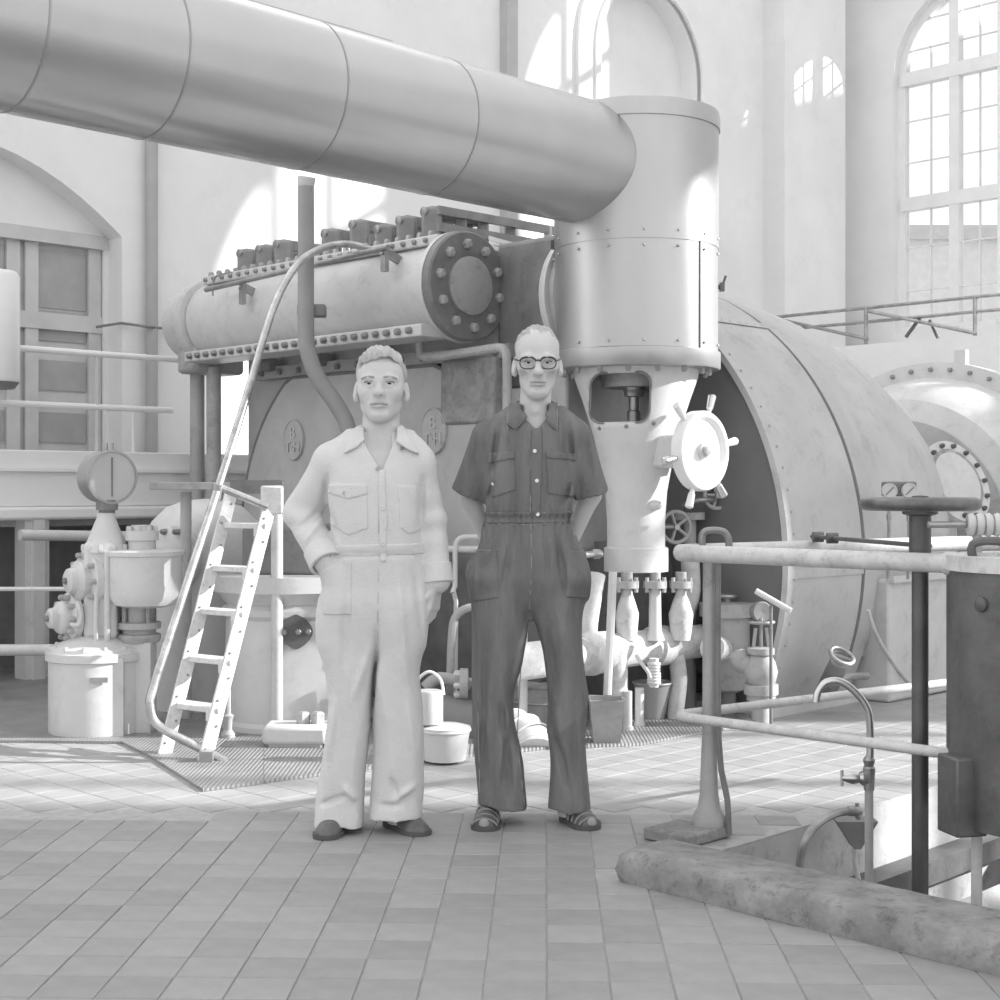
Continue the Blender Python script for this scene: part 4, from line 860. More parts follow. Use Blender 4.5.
lpz = [(703, 551), (702, 538), (706, 531), (722, 531), (728, 538), (729, 551)]
part(rg, 'head_loop', MB().tube([at(x_, y_, pp.y) for x_, y_ in lpz], .013, 10, sub=4), mat('loop_iron', .28, .4, .5))
part(rg, 'head_clamp', MB().box(at(716, 553, pp.y), X * .055, YY * .035, Z * .022), RAILM, bevel=.012)
part(rg, 'sleeve', MB().cyl(cr_ + U * 1.05 + Z * 1.018, cr_ + U * 1.22 + Z * 1.018, .036), RAILM)
f2 = cr_ + U * 1.27
# rod lying across the rails
ra_, rb_ = at(812, 545, 5.55), at(930, 553, 4.6); ra_.z = 1.062; rb_.z = 1.062
rod = thing('gauge_rod', 'slim dark rod with rollers lying across the top rails', 'rod', ra_)
part(rod, 'bar', MB().tube([ra_, rb_], .008, 8), BLACK)
for t in (.06, .2): c = ra_ + (rb_ - ra_) * t; part(rod, 'roller', MB().lathe(c - X * .02, X, [(0, .02), (.04, .02)], 16), BLACK)
# valve stand with the big horizontal handwheel
st = V((.2897 * 4.56, 4.56, 0)); vs = thing('valve_stand', 'tall dark valve spindle with a horizontal handwheel in the pit', 'valve', st + Z * -.95)
zz = lambda y: at(0, y, 4.56).z
part(vs, 'spindle', MB().cyl(st + Z * -.95, st + Z * zz(512), .026, n=16).cyl(st + Z * zz(553), st + Z * zz(512), .034), mat('spindle_iron', .13, .4, .4, .2, 10))
part(vs, 'hub', MB().lathe(st, Z, [(zz(516), .034), (zz(514), .055), (zz(509), .055), (zz(500), .03), (zz(496), .025), (zz(495), 0)], 20), BLACK)
part(vs, 'rim', MB().torus(st + Z * zz(504), Z, .165, .021, 48, 12), mat('wheel_iron', .15, .35, .5, .3, 14))
for k in range(4): t = k * PI / 2 + .4; part(vs, 'spoke', MB().tube([st + Z * zz(505), st + Z * zz(504) + V((math.cos(t), math.sin(t), 0)) * .16], .014, 8), BLACK)
# twin gauges on the casing
tg = thing('twin_gauges', 'pair of small dial gauges on thin pipes beside the turbine casing', 'gauge', V((at(900, 0, 8.2).x, 8.2, .735)))
part(tg, 'panel', MB().box(at(899, 489, 8.25), X * .10, YY * .012, Z * .042), DARK, bevel=.01)
for px in (889, 909):
    c = at(px, 491, 8.22); part(tg, 'dial', MB().lathe(c, -YY, [(-.01, .043), (.02, .043), (.022, .038), (.016, .036), (.016, 0)], 32), PALE)
    part(tg, 'needle', MB().box(c - YY * .02, (X + Z).normalized() * .03, YY * .002, (X - Z).normalized() * .003), DARK)
    part(tg, 'pipe', MB().tube([c + Z * -.04, c + Z * -.25, V((c.x, c.y + .02, .735))], .009, 8).lathe(c + Z * -.17, Z, [(0, .014), (.04, .014)], 8), WSTEEL)
# dark riveted tank
tc_ = V((1.66, 4.34, 0)); tr = .31
tn = thing('riveted_tank', 'dark riveted steel cylinder hanging at the right edge by the railing', 'tank', tc_ + Z * .25)
TANK = mat('tank_steel', .135, .42, .3, .3, 5, .12, 30, dirt=.25)
part(tn, 'shell', MB().lathe(tc_, Z, [(.25, .2), (.25, tr), (1.03, tr), (1.03, .2)], 64), TANK)
sdv = V((-.97, -.24, 0)).normalized(); stv = V((-sdv.y, sdv.x, 0))
part(tn, 'foot_plate', MB().box(tc_ + sdv * (tr + .0) + Z * .345, stv * .055, sdv * .05, Z * .115), TANK, bevel=.006)
part(tn, 'top_ring', MB().lathe(tc_, Z, [(1.0, tr), (1.0, tr + .01), (1.045, tr + .01), (1.045, tr - .05)], 64), RAILM)
for a in (-150, -120): t = math.radians(a); d = V((math.cos(t), math.sin(t), 0)); part(tn, 'knob', MB().lathe(tc_ + d * (tr - .01) + Z * (.91 if a == -150 else .5), d, [(0, .022), (.02, .022), (.025, .012)], 14), BLACK)
part(tn, 'handle', MB().tube([tc_ + V((-.26, -.05, 1.03)), tc_ + V((-.26, -.05, 1.08)), tc_ + V((-.2, -.08, 1.09)), tc_ + V((-.12, -.1, 1.07))], .014, 8, sub=3), BLACK)
part(tn, 'rail_bracket', MB().bar(tc_ + V((-.3, .02, 1.0)), V((f2.x, f2.y, 1.018)), .03, .04), RAILM)
part(tn, 'spindle', MB().cyl(V((1.42, 4.32, -.16)), V((1.42, 4.32, .26)), .016), PALE)
g = MB(); hp0, hp1 = tc_ + V((-.235, .05, 1.135)), tc_ + V((.15, .0, 1.135))
for k in range(16): g.torus(hp0 + (hp1 - hp0) * k / 15, hp1 - hp0, .024, .013, 16, 6)
g.cyl(hp0, hp1, .022)
hs = thing('ribbed_hose', 'pale ribbed hose on a bracket above the dark tank', 'hose', hp0 - Z * .09)
part(hs, 'hose', g, PALE); part(hs, 'bracket', MB().cyl(hp0 - Z * .1 + X * .02, hp0 + X * .02, .014), MID); part(hs, 'nozzle', MB().cyl(hp0, hp0 - X * .13, .010), WSTEEL)
# ================================================================ IN THE PIT
tp = V((.2545 * 4.75, 4.75, 0)); zz = lambda y: at(0, y, 4.75).z
wt = thing('water_tap', 'chromed swan-neck water tap rising from the pit', 'tap', tp + Z * -.95)
part(wt, 'pipe', MB().cyl(tp + Z * -.95, tp + Z * zz(770), .014), MID)
part(wt, 'union', MB().lathe(tp, Z, [(zz(790), .017), (zz(768), .02), (zz(766), .015), (zz(760), .02), (zz(756), .012)], 14), WSTEEL)
gk = [(870, 765), (870, 725), (866, 706), (852, 689), (838, 681), (825, 683), (818, 692), (816, 702)]
part(wt, 'swan_neck', MB().tube([at(x_, y_, 4.75) for x_, y_ in gk], .0125, 12, sub=5), STEEL)
part(wt, 'valve', MB().lathe(at(868, 778, 4.75), -X, [(0, .022), (.02, .024), (.03, .016), (.05, .02), (.07, .014), (.085, .008)], 14), STEEL)
part(wt, 'tee_handle', MB().cyl(at(842, 770, 4.75), at(842, 786, 4.75), .005).cyl(at(842, 778, 4.75), at(850, 778, 4.75), .005), STEEL)
fu = thing('funnel', 'small dark tin drain funnel on the pit wall', 'funnel', at(853, 840, 5.28))
fc = at(858, 822, 5.3)
part(fu, 'cone', MB().prism([[fc + X * -.075, fc + X * .075, fc + X * .012 - Z * .10, fc - X * .012 - Z * .10]], YY * .09), DARK)
part(fu, 'drain', MB().tube([fc + YY * .04 - Z * .09, fc + V((.0, .04, -.16)), fc + V((.02, .03, -.28)), fc + V((.03, .03, -.42))], .010, 8, sub=3), PALE)
hq = thing('bib_tap', 'small bib tap on a bent pipe over the funnel', 'tap', at(800, 868, 5.05))
part(hq, 'pipe', MB().tube([at(799, 895, 5.1), at(800, 862, 5.1), at(806, 838, 5.1), at(820, 822, 5.15), at(838, 813, 5.2), at(850, 811, 5.2)], .015, 10, sub=4), WSTEEL)
part(hq, 'tap', MB().lathe(at(848, 811, 5.2), X, [(0, .018), (.03, .02), (.05, .012)], 12).cyl(at(857, 812, 5.2), at(857, 803, 5.2), .007).cyl(at(858, 811, 5.2), at(859, 819, 5.2), .012), WSTEEL)
# valve bonnet and pipes in the pit
vb = V((1.42, 4.32, -.2)); bn2 = thing('pit_valve', 'dark round flanged valve bonnet with a forked yoke in the pit', 'valve', vb + Z * -.2)
part(bn2, 'flange', MB().lathe(vb, Z, [(-.10, .12), (-.04, .13), (-.04, .155), (0, .155), (.005, .14), (.02, .12), (.02, 0)], 40), BLACK)
g = MB(); g.bolt_ring(vb, Z, .135, 10, .016, .03); part(bn2, 'bolts', g, MID, True)
for s_ in (-1, 1): part(bn2, 'yoke', MB().bar(vb + X * .035 * s_, vb + X * .022 * s_ + Z * .12, .02, .03), DARK)
part(bn2, 'yoke_head', MB().lathe(vb + Z * .11, Z, [(0, .035), (.03, .035), (.05, .02)], 16), DARK)
part(bn2, 'body', MB().lathe(vb, Z, [(-.75, .10), (-.3, .10), (-.1, .12)], 28), DARK)
q0 = R(PU + .35, PV0 + .6, -.52)
solo('pit_pipe', MB().tube([R(PU + .32, PV0 + .6, -.40), R(PU + .32, PV1 - .1, -.40)], .06, 20), LAG, 'white lagged pipe running along the pit', 'pipe')
solo('pit_pipe', MB().tube([R(PU + .62, PV0 + .5, -.42), R(PU + .62, PV1 - .1, -.42)], .12, 24), MID, 'thick grey pipe running along the pit', 'pipe')
solo('pit_beam', MB().rbox(PU + .005, PU + .12, PV0 + .02, PV1 - .02, -.34, -.25), BLACK, 'dark ledge beam along the limewashed pit wall', 'beam')
c = R(PU + .62, PV0 + .46, -.42); fl2 = thing('pit_flange', 'dark blank flange on the end of the pit pipe', 'flange', c - Z * .2)
part(fl2, 'disc', MB().lathe(c, -W, [(-.03, .15), (.02, .15), (.025, .14), (.03, 0)], 32), BLACK); g = MB(); g.bolt_ring(c - W * .02, -W, .12, 8, .016, .03); part(fl2, 'bolts', g, BOLT, True)
# ================================================================ PEOPLE (distance-field modelling)
class Field:
    def __init__(s, lo, hi, h):
        s.lo = np.array(lo, np.float32); s.h = h; s.n = np.ceil((np.array(hi) - s.lo) / h).astype(int) + 1
        s.ax = [s.lo[i] + h * np.arange(s.n[i], dtype=np.float32) for i in range(3)]; s.D = np.full(s.n, 0.3, np.float32)
    def blk(s, lo, hi, pad=0.05):
        sl = []
        for i in range(3):
            a = int(max(0, math.floor((lo[i] - pad - s.lo[i]) / s.h))); b = int(min(s.n[i], math.ceil((hi[i] + pad - s.lo[i]) / s.h) + 1)); sl.append(slice(a, max(a, b)))
        sl = tuple(sl); return sl, s.ax[0][sl[0]][:, None, None], s.ax[1][sl[1]][None, :, None], s.ax[2][sl[2]][None, None, :]
    def put(s, sl, d, k, op='u'):
        A = s.D[sl]
        if op == 's': d = -d; m = np.maximum(A, d) + (np.maximum(k - np.abs(A - d), 0) ** 2) / (4 * k)
        else: m = np.minimum(A, d) - (np.maximum(k - np.abs(A - d), 0) ** 2) / (4 * k)
        s.D[sl] = m
    def cap(s, a, b, ra, rb=None, k=.02, ey=1.0, op='u'):
        rb = ra if rb is None else rb; a, b = np.array(a, np.float32), np.array(b, np.float32); R_ = max(ra, rb) * max(1, ey)
        sl, x, y, z = s.blk(np.minimum(a, b) - R_, np.maximum(a, b) + R_, .05)
        if 0 in s.D[sl].shape: return
        d = b - a; ie = 1 / ey; dd = d[0] ** 2 + (d[1] * ie) ** 2 + d[2] ** 2 + 1e-9
        px, py, pz = x - a[0], (y - a[1]) * ie, z - a[2]; t = np.clip((px * d[0] + py * d[1] * ie + pz * d[2]) / dd, 0, 1)
        q = np.sqrt((px - t * d[0]) ** 2 + (py - t * d[1] * ie) ** 2 + (pz - t * d[2]) ** 2) - (ra + (rb - ra) * t)
        s.put(sl, (q * min(1, ey)).astype(np.float32), k, op)
    def chain(s, pts, rs, k=.02, ey=1.0, op='u'):
        for i in range(len(pts) - 1): s.cap(pts[i], pts[i + 1], rs[i], rs[i + 1], k, ey, op)
    def ell(s, c, r, k=.02, op='u', ry=0.0, rx=0.0):
        c = np.array(c); R_ = max(r); sl, x, y, z = s.blk(c - R_, c + R_, .05)
        if 0 in s.D[sl].shape: return
        x, y, z = x - c[0], y - c[1], z - c[2]
        if ry: ca, sa = math.cos(ry), math.sin(ry); x, z = x * ca + z * sa, -x * sa + z * ca
        if rx: ca, sa = math.cos(rx), math.sin(rx); y, z = y * ca + z * sa, -y * sa + z * ca
        k0 = np.sqrt((x / r[0]) ** 2 + (y / r[1]) ** 2 + (z / r[2]) ** 2) + 1e-6; k1 = np.sqrt((x / r[0] ** 2) ** 2 + (y / r[1] ** 2) ** 2 + (z / r[2] ** 2) ** 2) + 1e-6
        s.put(sl, (k0 * (k0 - 1) / k1).astype(np.float32), k, op)
    def loft(s, st, k=.02, op='u', pw=2.3, grow=0.0):  # stations (z, cx, cy, rx, ry)
        st = sorted(st); z = np.array([q[0] for q in st]); st = np.array(st)
        lo = [np.min(st[:, 1] - st[:, 3]), np.min(st[:, 2] - st[:, 4]), z[0]]; hi = [np.max(st[:, 1] + st[:, 3]), np.max(st[:, 2] + st[:, 4]), z[-1]]
        sl, x, y, zz = s.blk(lo, hi, .05); zf = zz.ravel()
        f = lambda i: smooth_interp(zf, z, st[:, i])[None, None, :]
        cx, cy, rx, ry = f(1), f(2), np.maximum(f(3) + grow, .006), np.maximum(f(4) + grow, .006)
        q = (np.abs((x - cx) / rx) ** pw + np.abs((y - cy) / ry) ** pw) ** (1 / pw); d = (q - 1) * np.minimum(rx, ry) * .95
        d = np.maximum(d, np.maximum(z[0] - zz, zz - z[-1])); s.put(sl, d.astype(np.float32), k, op)
    def grid(s): return s.ax[0][:, None, None], s.ax[1][None, :, None], s.ax[2][None, None, :]
    def mesh(s, name, m, D=None):
        D = s.D if D is None else D; h = s.h; lo = s.lo; ins = D < 0
        c = np.zeros(np.array(D.shape) - 1, np.int8)
        for i in (0, 1):
            for j in (0, 1):
                for k in (0, 1): c += ins[i:D.shape[0] - 1 + i, j:D.shape[1] - 1 + j, k:D.shape[2] - 1 + k]
        act = (c > 0) & (c < 8); idx = np.argwhere(act)
        if len(idx) == 0: return None
        num = np.full(act.shape, -1, np.int32); num[act] = np.arange(len(idx))
        acc = np.zeros((len(idx), 3)); cnt = np.zeros(len(idx))
        for axn in range(3):
            o1, o2 = [a for a in range(3) if a != axn]
            for p in (0, 1):
                for q in (0, 1):
                    A = idx.copy(); A[:, o1] += p; A[:, o2] += q; B = A.copy(); B[:, axn] += 1
                    da = D[A[:, 0], A[:, 1], A[:, 2]]; db = D[B[:, 0], B[:, 1], B[:, 2]]; m_ = (da < 0) != (db < 0)
                    t = np.where(m_, da / np.where(m_, da - db, 1), 0); P = A.astype(float); P[:, axn] += t; acc += P * m_[:, None]; cnt += m_
        vs = lo + (acc / cnt[:, None]) * h; fs = []
        for axn in range(3):
            o1, o2 = [(1, 2), (2, 0), (0, 1)][axn]; sa = [slice(None)] * 3; sb = [slice(None)] * 3; sa[axn] = slice(0, -1); sb[axn] = slice(1, None)
            ia, ib = ins[tuple(sa)], ins[tuple(sb)]; e = np.argwhere(ia != ib); e = e[(e[:, o1] > 0) & (e[:, o2] > 0) & (e[:, o1] < num.shape[o1]) & (e[:, o2] < num.shape[o2])]
            fl_ = ia[e[:, 0], e[:, 1], e[:, 2]]; q = []
            for p, r_ in ((1, 1), (0, 1), (0, 0), (1, 0)): g = e.copy(); g[:, o1] -= p; g[:, o2] -= r_; q.append(num[g[:, 0], g[:, 1], g[:, 2]])
            q = np.stack(q, 1); q[~fl_] = q[~fl_][:, ::-1]; fs.append(q)
        fs = np.concatenate(fs); fs = fs[(fs >= 0).all(1)]
        me = bpy.data.meshes.new(name); me.vertices.add(len(vs)); me.vertices.foreach_set('co', vs.astype(np.float32).ravel())
        me.loops.add(len(fs) * 4); me.loops.foreach_set('vertex_index', fs.ravel().astype(np.int32)); me.polygons.add(len(fs))
        me.polygons.foreach_set('loop_start', (np.arange(len(fs)) * 4).astype(np.int32)); me.update(calc_edges=True); me.validate()
        me.polygons.foreach_set('use_smooth', [True] * len(me.polygons)); me.materials.append(m); return me
def smooth_interp(x, xs, ys):
    t = np.interp(x, xs, np.arange(len(xs))); i = np.clip(np.floor(t).astype(int), 0, len(xs) - 2); f = t - i
    g = lambda k: ys[np.clip(k, 0, len(xs) - 1)]; a, b, c, d = g(i - 1), g(i), g(i + 1), g(i + 2)
    return 0.5 * (2 * b + (c - a) * f + (2 * a - 5 * b + 4 * c - d) * f * f + (3 * b - a - 3 * c + d) * f ** 3)
def cpoly(x, z, pts):                               # signed distance (approx) of a convex polygon in x,z
    d = None; n = len(pts); ar = sum(pts[i][0] * pts[(i + 1) % n][1] - pts[(i + 1) % n][0] * pts[i][1] for i in range(n)); sg = 1 if ar > 0 else -1
    for i in range(n):
        (x0, z0), (x1, z1) = pts[i], pts[(i + 1) % n]; l = math.hypot(x1 - x0, z1 - z0); e = sg * ((z1 - z0) * (x - x0) - (x1 - x0) * (z - z0)) / l
        d = e if d is None else np.maximum(d, e)
    return d

class Man:
    def __init__(s, name, label, X0, Y0):
        s.X0, s.Y0 = X0, Y0; s.root = thing(name, label, 'person', (X0, Y0, 0))
    def p(s, px, py, y=0.0):                         # picture position at depth y -> local coordinates
        Yd = s.Y0 + y; return np.array(((px - 500) * Yd / F - s.X0, y, CH - (py - HZ) * Yd / F))
    def st(s, py, xl, xr, ry, cy=0.0):
        a, b = s.p(xl, py, cy), s.p(xr, py, cy); return (a[2], (a[0] + b[0]) / 2, cy, (b[0] - a[0]) / 2, ry)
    def add(s, name, me, parent=None, label=None):
        o = bpy.data.objects.new(name, me); COL.objects.link(o); o.parent = parent or s.root
        if label: o['label'] = label
        return o
    def mb(s, name, g, m, parent=None):              # builder mesh given in local coordinates
        o = bpy.data.objects.new(name, mesh_from(name, g.v, g.f, m)); COL.objects.link(o); o.parent = parent or s.root; return o

SKIN = mat('skin', 0.58, 0.5, 0, 0.05, 14, 0.05, 120, spec=.35)
LIPS = mat('lips', 0.33, .5)

def head(Fd, hc, H, w, tilt=0.0, jaw=.60, gaunt=0.0):
    """hc: chin point (x, y of the neck axis, z); H: head height; w: half width. Face looks toward -y."""
    cx, cy, cz = hc
    def q(x, y, z): y2 = y * math.cos(tilt) - (z - .5 * H) * math.sin(tilt); z2 = y * math.sin(tilt) + (z - .5 * H) * math.cos(tilt) + .5 * H; return (cx + x, cy + y2, cz + z2)
    E = Fd.ell
    E(q(0, .035 * H, .665 * H), (w * .97, .37 * H, .325 * H), .02)
    E(q(0, -.10 * H, .60 * H), (w * .90, .25 * H, .30 * H), .03)
    E(q(0, -.10 * H, .38 * H), (w * .84, .235 * H, .33 * H), .03)
    Fd.cap(q(-w * jaw, -.02 * H, .22 * H), q(-w * jaw * .34, -.235 * H, .07 * H), .055 * H, .05 * H, .03)
    Fd.cap(q(w * jaw, -.02 * H, .22 * H), q(w * jaw * .34, -.235 * H, .07 * H), .055 * H, .05 * H, .03)
    E(q(0, -.255 * H, .085 * H), (w * .34, .075 * H, .075 * H), .03)
    E(q(0, -.25 * H, .24 * H), (w * .46, .10 * H, .12 * H), .03)
    for s_ in (-1, 1):
        E(q(s_ * w * .56, -.205 * H, .40 * H), (w * .30, .10 * H, .09 * H), .03)
        if gaunt: E(q(s_ * w * .66, -.26 * H, .25 * H), (w * .22, .07 * H, .10 * H), .03, 's')
        E(q(s_ * w * .42, -.375 * H, .505 * H), (w * .27, .065 * H, .048 * H), .018, 's')
        E(q(s_ * w * .41, -.285 * H, .50 * H), (w * .19, .052 * H, .048 * H), .006)
        Fd.chain([q(s_ * w * .18, -.335 * H, .508 * H), q(s_ * w * .40, -.345 * H, .545 * H), q(s_ * w * .64, -.31 * H, .512 * H)], [.012 * H, .014 * H, .010 * H], .008)
        Fd.chain([q(s_ * w * .20, -.335 * H, .492 * H), q(s_ * w * .41, -.330 * H, .462 * H), q(s_ * w * .62, -.31 * H, .488 * H)], [.009 * H, .012 * H, .009 * H], .008)
        Fd.chain([q(s_ * w * .12, -.345 * H, .56 * H), q(s_ * w * .42, -.352 * H, .585 * H), q(s_ * w * .72, -.30 * H, .56 * H)], [.024 * H, .026 * H, .018 * H], .015)
        E(q(s_ * w * .155, -.375 * H, .355 * H), (w * .115, .045 * H, .036 * H), .012)
        # nasolabial fold
        Fd.chain([q(s_ * w * .30, -.40 * H, .37 * H), q(s_ * w * .43, -.375 * H, .29 * H), q(s_ * w * .46, -.345 * H, .21 * H)], [.010 * H, .012 * H, .008 * H], .012, op='s')
        # ear
        E(q(s_ * w * 1.05, .03 * H, .43 * H), (.042 * H, .075 * H, .135 * H), .012, ry=s_ * .15)
        E(q(s_ * w * 1.14, -.02 * H, .45 * H), (.026 * H, .036 * H, .080 * H), .008, 's')
        E(q(s_ * w * 1.03, .01 * H, .315 * H), (.026 * H, .035 * H, .04 * H), .012)
    Fd.cap(q(0, -.345 * H, .54 * H), q(0, -.43 * H, .375 * H), .030 * H, .048 * H, .02)
    E(q(0, -.425 * H, .372 * H), (w * .16, .05 * H, .042 * H), .015)
    for s_ in (-1, 1): E(q(s_ * w * .09, -.43 * H, .335 * H), (w * .045, .02 * H, .014 * H), .006, 's')
    E(q(0, -.355 * H, .285 * H), (w * .20, .03 * H, .05 * H), .02)
    Fd.chain([q(-w * .36, -.325 * H, .222 * H), q(-w * .12, -.362 * H, .240 * H), q(w * .12, -.362 * H, .240 * H), q(w * .36, -.325 * H, .222 * H)], [.007 * H, .012 * H, .012 * H, .007 * H], .012)
    Fd.chain([q(-w * .30, -.325 * H, .205 * H), q(0, -.36 * H, .198 * H), q(w * .30, -.325 * H, .205 * H)], [.009 * H, .016 * H, .009 * H], .014)
    Fd.chain([q(-w * .40, -.345 * H, .216 * H), q(-w * .1, -.385 * H, .220 * H), q(w * .1, -.385 * H, .220 * H), q(w * .40, -.345 * H, .216 * H)], [.006 * H, .008 * H, .008 * H, .006 * H], .008, op='s')
    E(q(0, -.345 * H, .145 * H), (w * .28, .03 * H, .022 * H), .015, 's')
    return q

def eyes(man, q, H, w, ox=0.0):
    for s_ in (-1, 1):
        c = V(q(s_ * w * .41, -.300 * H, .500 * H)); r_ = .046 * H
        e = man.mb('eye', MB().sph(c, r_, 16), mat('eye_white', .40, .6, spec=.1))
        d = V((ox, -1, .02)).normalized()
        man.mb('iris', MB().lathe(c, d, [(r_ * 1.03 * math.cos(t), max(0, r_ * 1.03 * math.sin(t))) for t in (.70, .5, .38, .25, .12, 0)], 18), mat('iris_dark', .06, .7, spec=.05), e)
        man.mb('lash_line', MB().tube([V(q(s_ * w * .20, -.345 * H, .512 * H)), V(q(s_ * w * .41, -.358 * H, .530 * H)), V(q(s_ * w * .63, -.325 * H, .510 * H))], .0022, 6, sub=4), mat('lash', .16, .8), e)

def brows(man, q, H, w, m, th=.016, up=.578):
    for s_ in (-1, 1):
        man.mb('eyebrow', MB().tube([V(q(s_ * w * .16, -.366 * H, (up - .004) * H)), V(q(s_ * w * .42, -.378 * H, (up + .006) * H)), V(q(s_ * w * .72, -.318 * H, (up - .014) * H))], th * H, 8, sub=4), m)

def hand(Fd, wr, d, back, side, L=.19, curl=.5, k=.006):
    """wr wrist, d direction of the fingers, back = back-of-hand normal, side = direction to the thumb"""
    d, back, side = [np.array(V(v).normalized()) for v in (d, back, side)]; wr = np.array(wr)
    pal = -back; kn = wr + d * L * .50
    Fd.cap(wr - d * .03, wr + d * L * .12, .026, .027, .02)
    for t, r_, ln in ((.034, .0105, .43), (.012, .0112, .50), (-.011, .0108, .47), (-.032, .0092, .37)):
        b = kn + side * t; Fd.cap(wr + d * L * .08 + side * t * .6, b, .017, .0135, .012)
        ln = ln * L; d1 = (d * math.cos(curl * .5) + pal * math.sin(curl * .5)); d2 = (d * math.cos(curl * 1.2) + pal * math.sin(curl * 1.2)); d3 = (d * math.cos(curl * 1.8) + pal * math.sin(curl * 1.8))
        p1 = b + d1 * ln * .45; p2 = p1 + d2 * ln * .32; p3 = p2 + d3 * ln * .23
        Fd.chain([b, p1, p2, p3], [r_ * 1.12, r_, r_ * .92, r_ * .8], k)
    tb = wr + d * L * .16 + side * .026; t1 = tb + (d * .75 + side * .55 + pal * .3) * L * .2; t2 = t1 + (d * .95 + side * .12 + pal * .35) * L * .18; t3 = t2 + (d * .98 + pal * .3) * L * .13
    Fd.chain([tb, t1, t2, t3], [.017, .0135, .012, .0098], .010)

def folds(Fd, D, amp, seeds, mask=None):
    x, y, z = Fd.grid(); out = np.zeros_like(D)
    for (kx, ky, kz, ph, a, wx) in seeds: out += a * (2 * np.abs(np.sin(.5 * (kx * x + ky * y + kz * z + ph + 1.4 * np.sin(wx * x + 5 * z + ph * 2) + .8 * np.sin(9 * z - 6 * x + ph)))) - 1.2)
    out *= amp
    return D + (out if mask is None else out * mask)
def smn(a, b, k): return np.minimum(a, b) - np.maximum(k - np.abs(a - b), 0) ** 2 / (4 * k)
def sm(a, b, t): t = np.clip((t - a) / (b - a), 0, 1); return t * t * (3 - 2 * t)
def blob(x, z, c, rx, rz): return np.exp(-(((x - c[0]) / rx) ** 2 + ((z - c[1]) / rz) ** 2))
def crease(x, z, a, b, w):                          # soft line in the x,z plane
    ax, az = a; bx, bz = b; dx, dz = bx - ax, bz - az; t = np.clip(((x - ax) * dx + (z - az) * dz) / (dx * dx + dz * dz), 0, 1)
    d2 = (x - ax - t * dx) ** 2 + (z - az - t * dz) ** 2; return np.exp(-d2 / (w * w)) * np.sin(np.pi * np.clip(t, .04, .96))

def shoe(man, name, a, b, m, sole_m, w=.05, open_toe=False):
    """a heel, b toe on the floor (local)"""
    a, b = np.array(a), np.array(b); d = (b - a); L = np.linalg.norm(d); d /= L; n = np.array((-d[1], d[0], 0)); up = np.array((0, 0, 1))
    Fd = Field(np.minimum(a, b) - (.09, .09, .01), np.maximum(a, b) + (.09, .09, .16), .004)
    P = lambda t, s_, z: a + d * L * t + n * s_ + up * z
    x, y, z = Fd.grid(); t = ((x - a[0]) * d[0] + (y - a[1]) * d[1]) / L; sd_ = (x - a[0]) * n[0] + (y - a[1]) * n[1]
    ts = [-.02, .0, .04, .2, .4, .62, .78, .9, .97, 1.0]
    wd = np.interp(t, ts, [.004, .018, .030, .038, .036, .047, .048, .039, .022, .008]); ht = np.interp(t, [-.02, 0, .06, .22, .36, .5, .64, .8, .92, 1.0], [.06, .085, .11, .115, .10, .080, .062, .050, .040, .022])
    q_ = (np.abs(sd_ / wd) ** 2.4 + np.abs(z / ht) ** 2.4) ** (1 / 2.4); D = np.maximum((q_ - 1) * np.minimum(wd, ht), np.maximum(-t, t - 1) * L); D = np.maximum(D, .010 - z).astype(np.float32)
    sh = man.add(name, Fd.mesh(name, m, D))
    g = MB(); pts = []
    for t, h in ((0, .028), (.03, .036), (.2, .043), (.4, .040), (.62, .052), (.78, .054), (.9, .044), (.97, .028), (1.0, .012)): pts.append((t, h))
    lp = [V(P(t, h, 0.0)) for t, h in pts] + [V(P(t, -h, 0.0)) for t, h in reversed(pts)]
    s_ = man.mb('sole', MB().prism([lp], Z * .016), sole_m, sh)
    man.mb('heel', MB().prism([[V(P(.02, .032, 0)), V(P(.27, .038, 0)), V(P(.27, -.038, 0)), V(P(.02, -.032, 0))]], Z * .022), sole_m, sh)
    return sh, P

def button(man, parent, pos, m, r=.008):
    p = V(pos); return man.mb('button', MB().lathe(p + V((0, .004, 0)), V((0, -1, .1)), [(0, r), (.006, r), (.007, r * .6), (.005, 0)], 14), m, parent)
def front_y(D, Fd, x, z):                           # y of the front surface at x,z
    i = int(round((x - Fd.lo[0]) / Fd.h)); k = int(round((z - Fd.lo[2]) / Fd.h)); col = D[min(max(i, 0), D.shape[0] - 1), :, min(max(k, 0), D.shape[2] - 1)]
    j = np.argmax(col < 0); return float(Fd.ax[1][j]) if col.min() < 0 else 0.0
def line_on(D, Fd, pts, off=.0015, n=14):
    out = []
    for (x0, z0), (x1, z1) in zip(pts, pts[1:]):
        for k in range(n): t = k / n; x, z = x0 + (x1 - x0) * t, z0 + (z1 - z0) * t; out.append(V((x, front_y(D, Fd, x, z) - off, z)))
    x, z = pts[-1]; out.append(V((x, front_y(D, Fd, x, z) - off, z))); return out

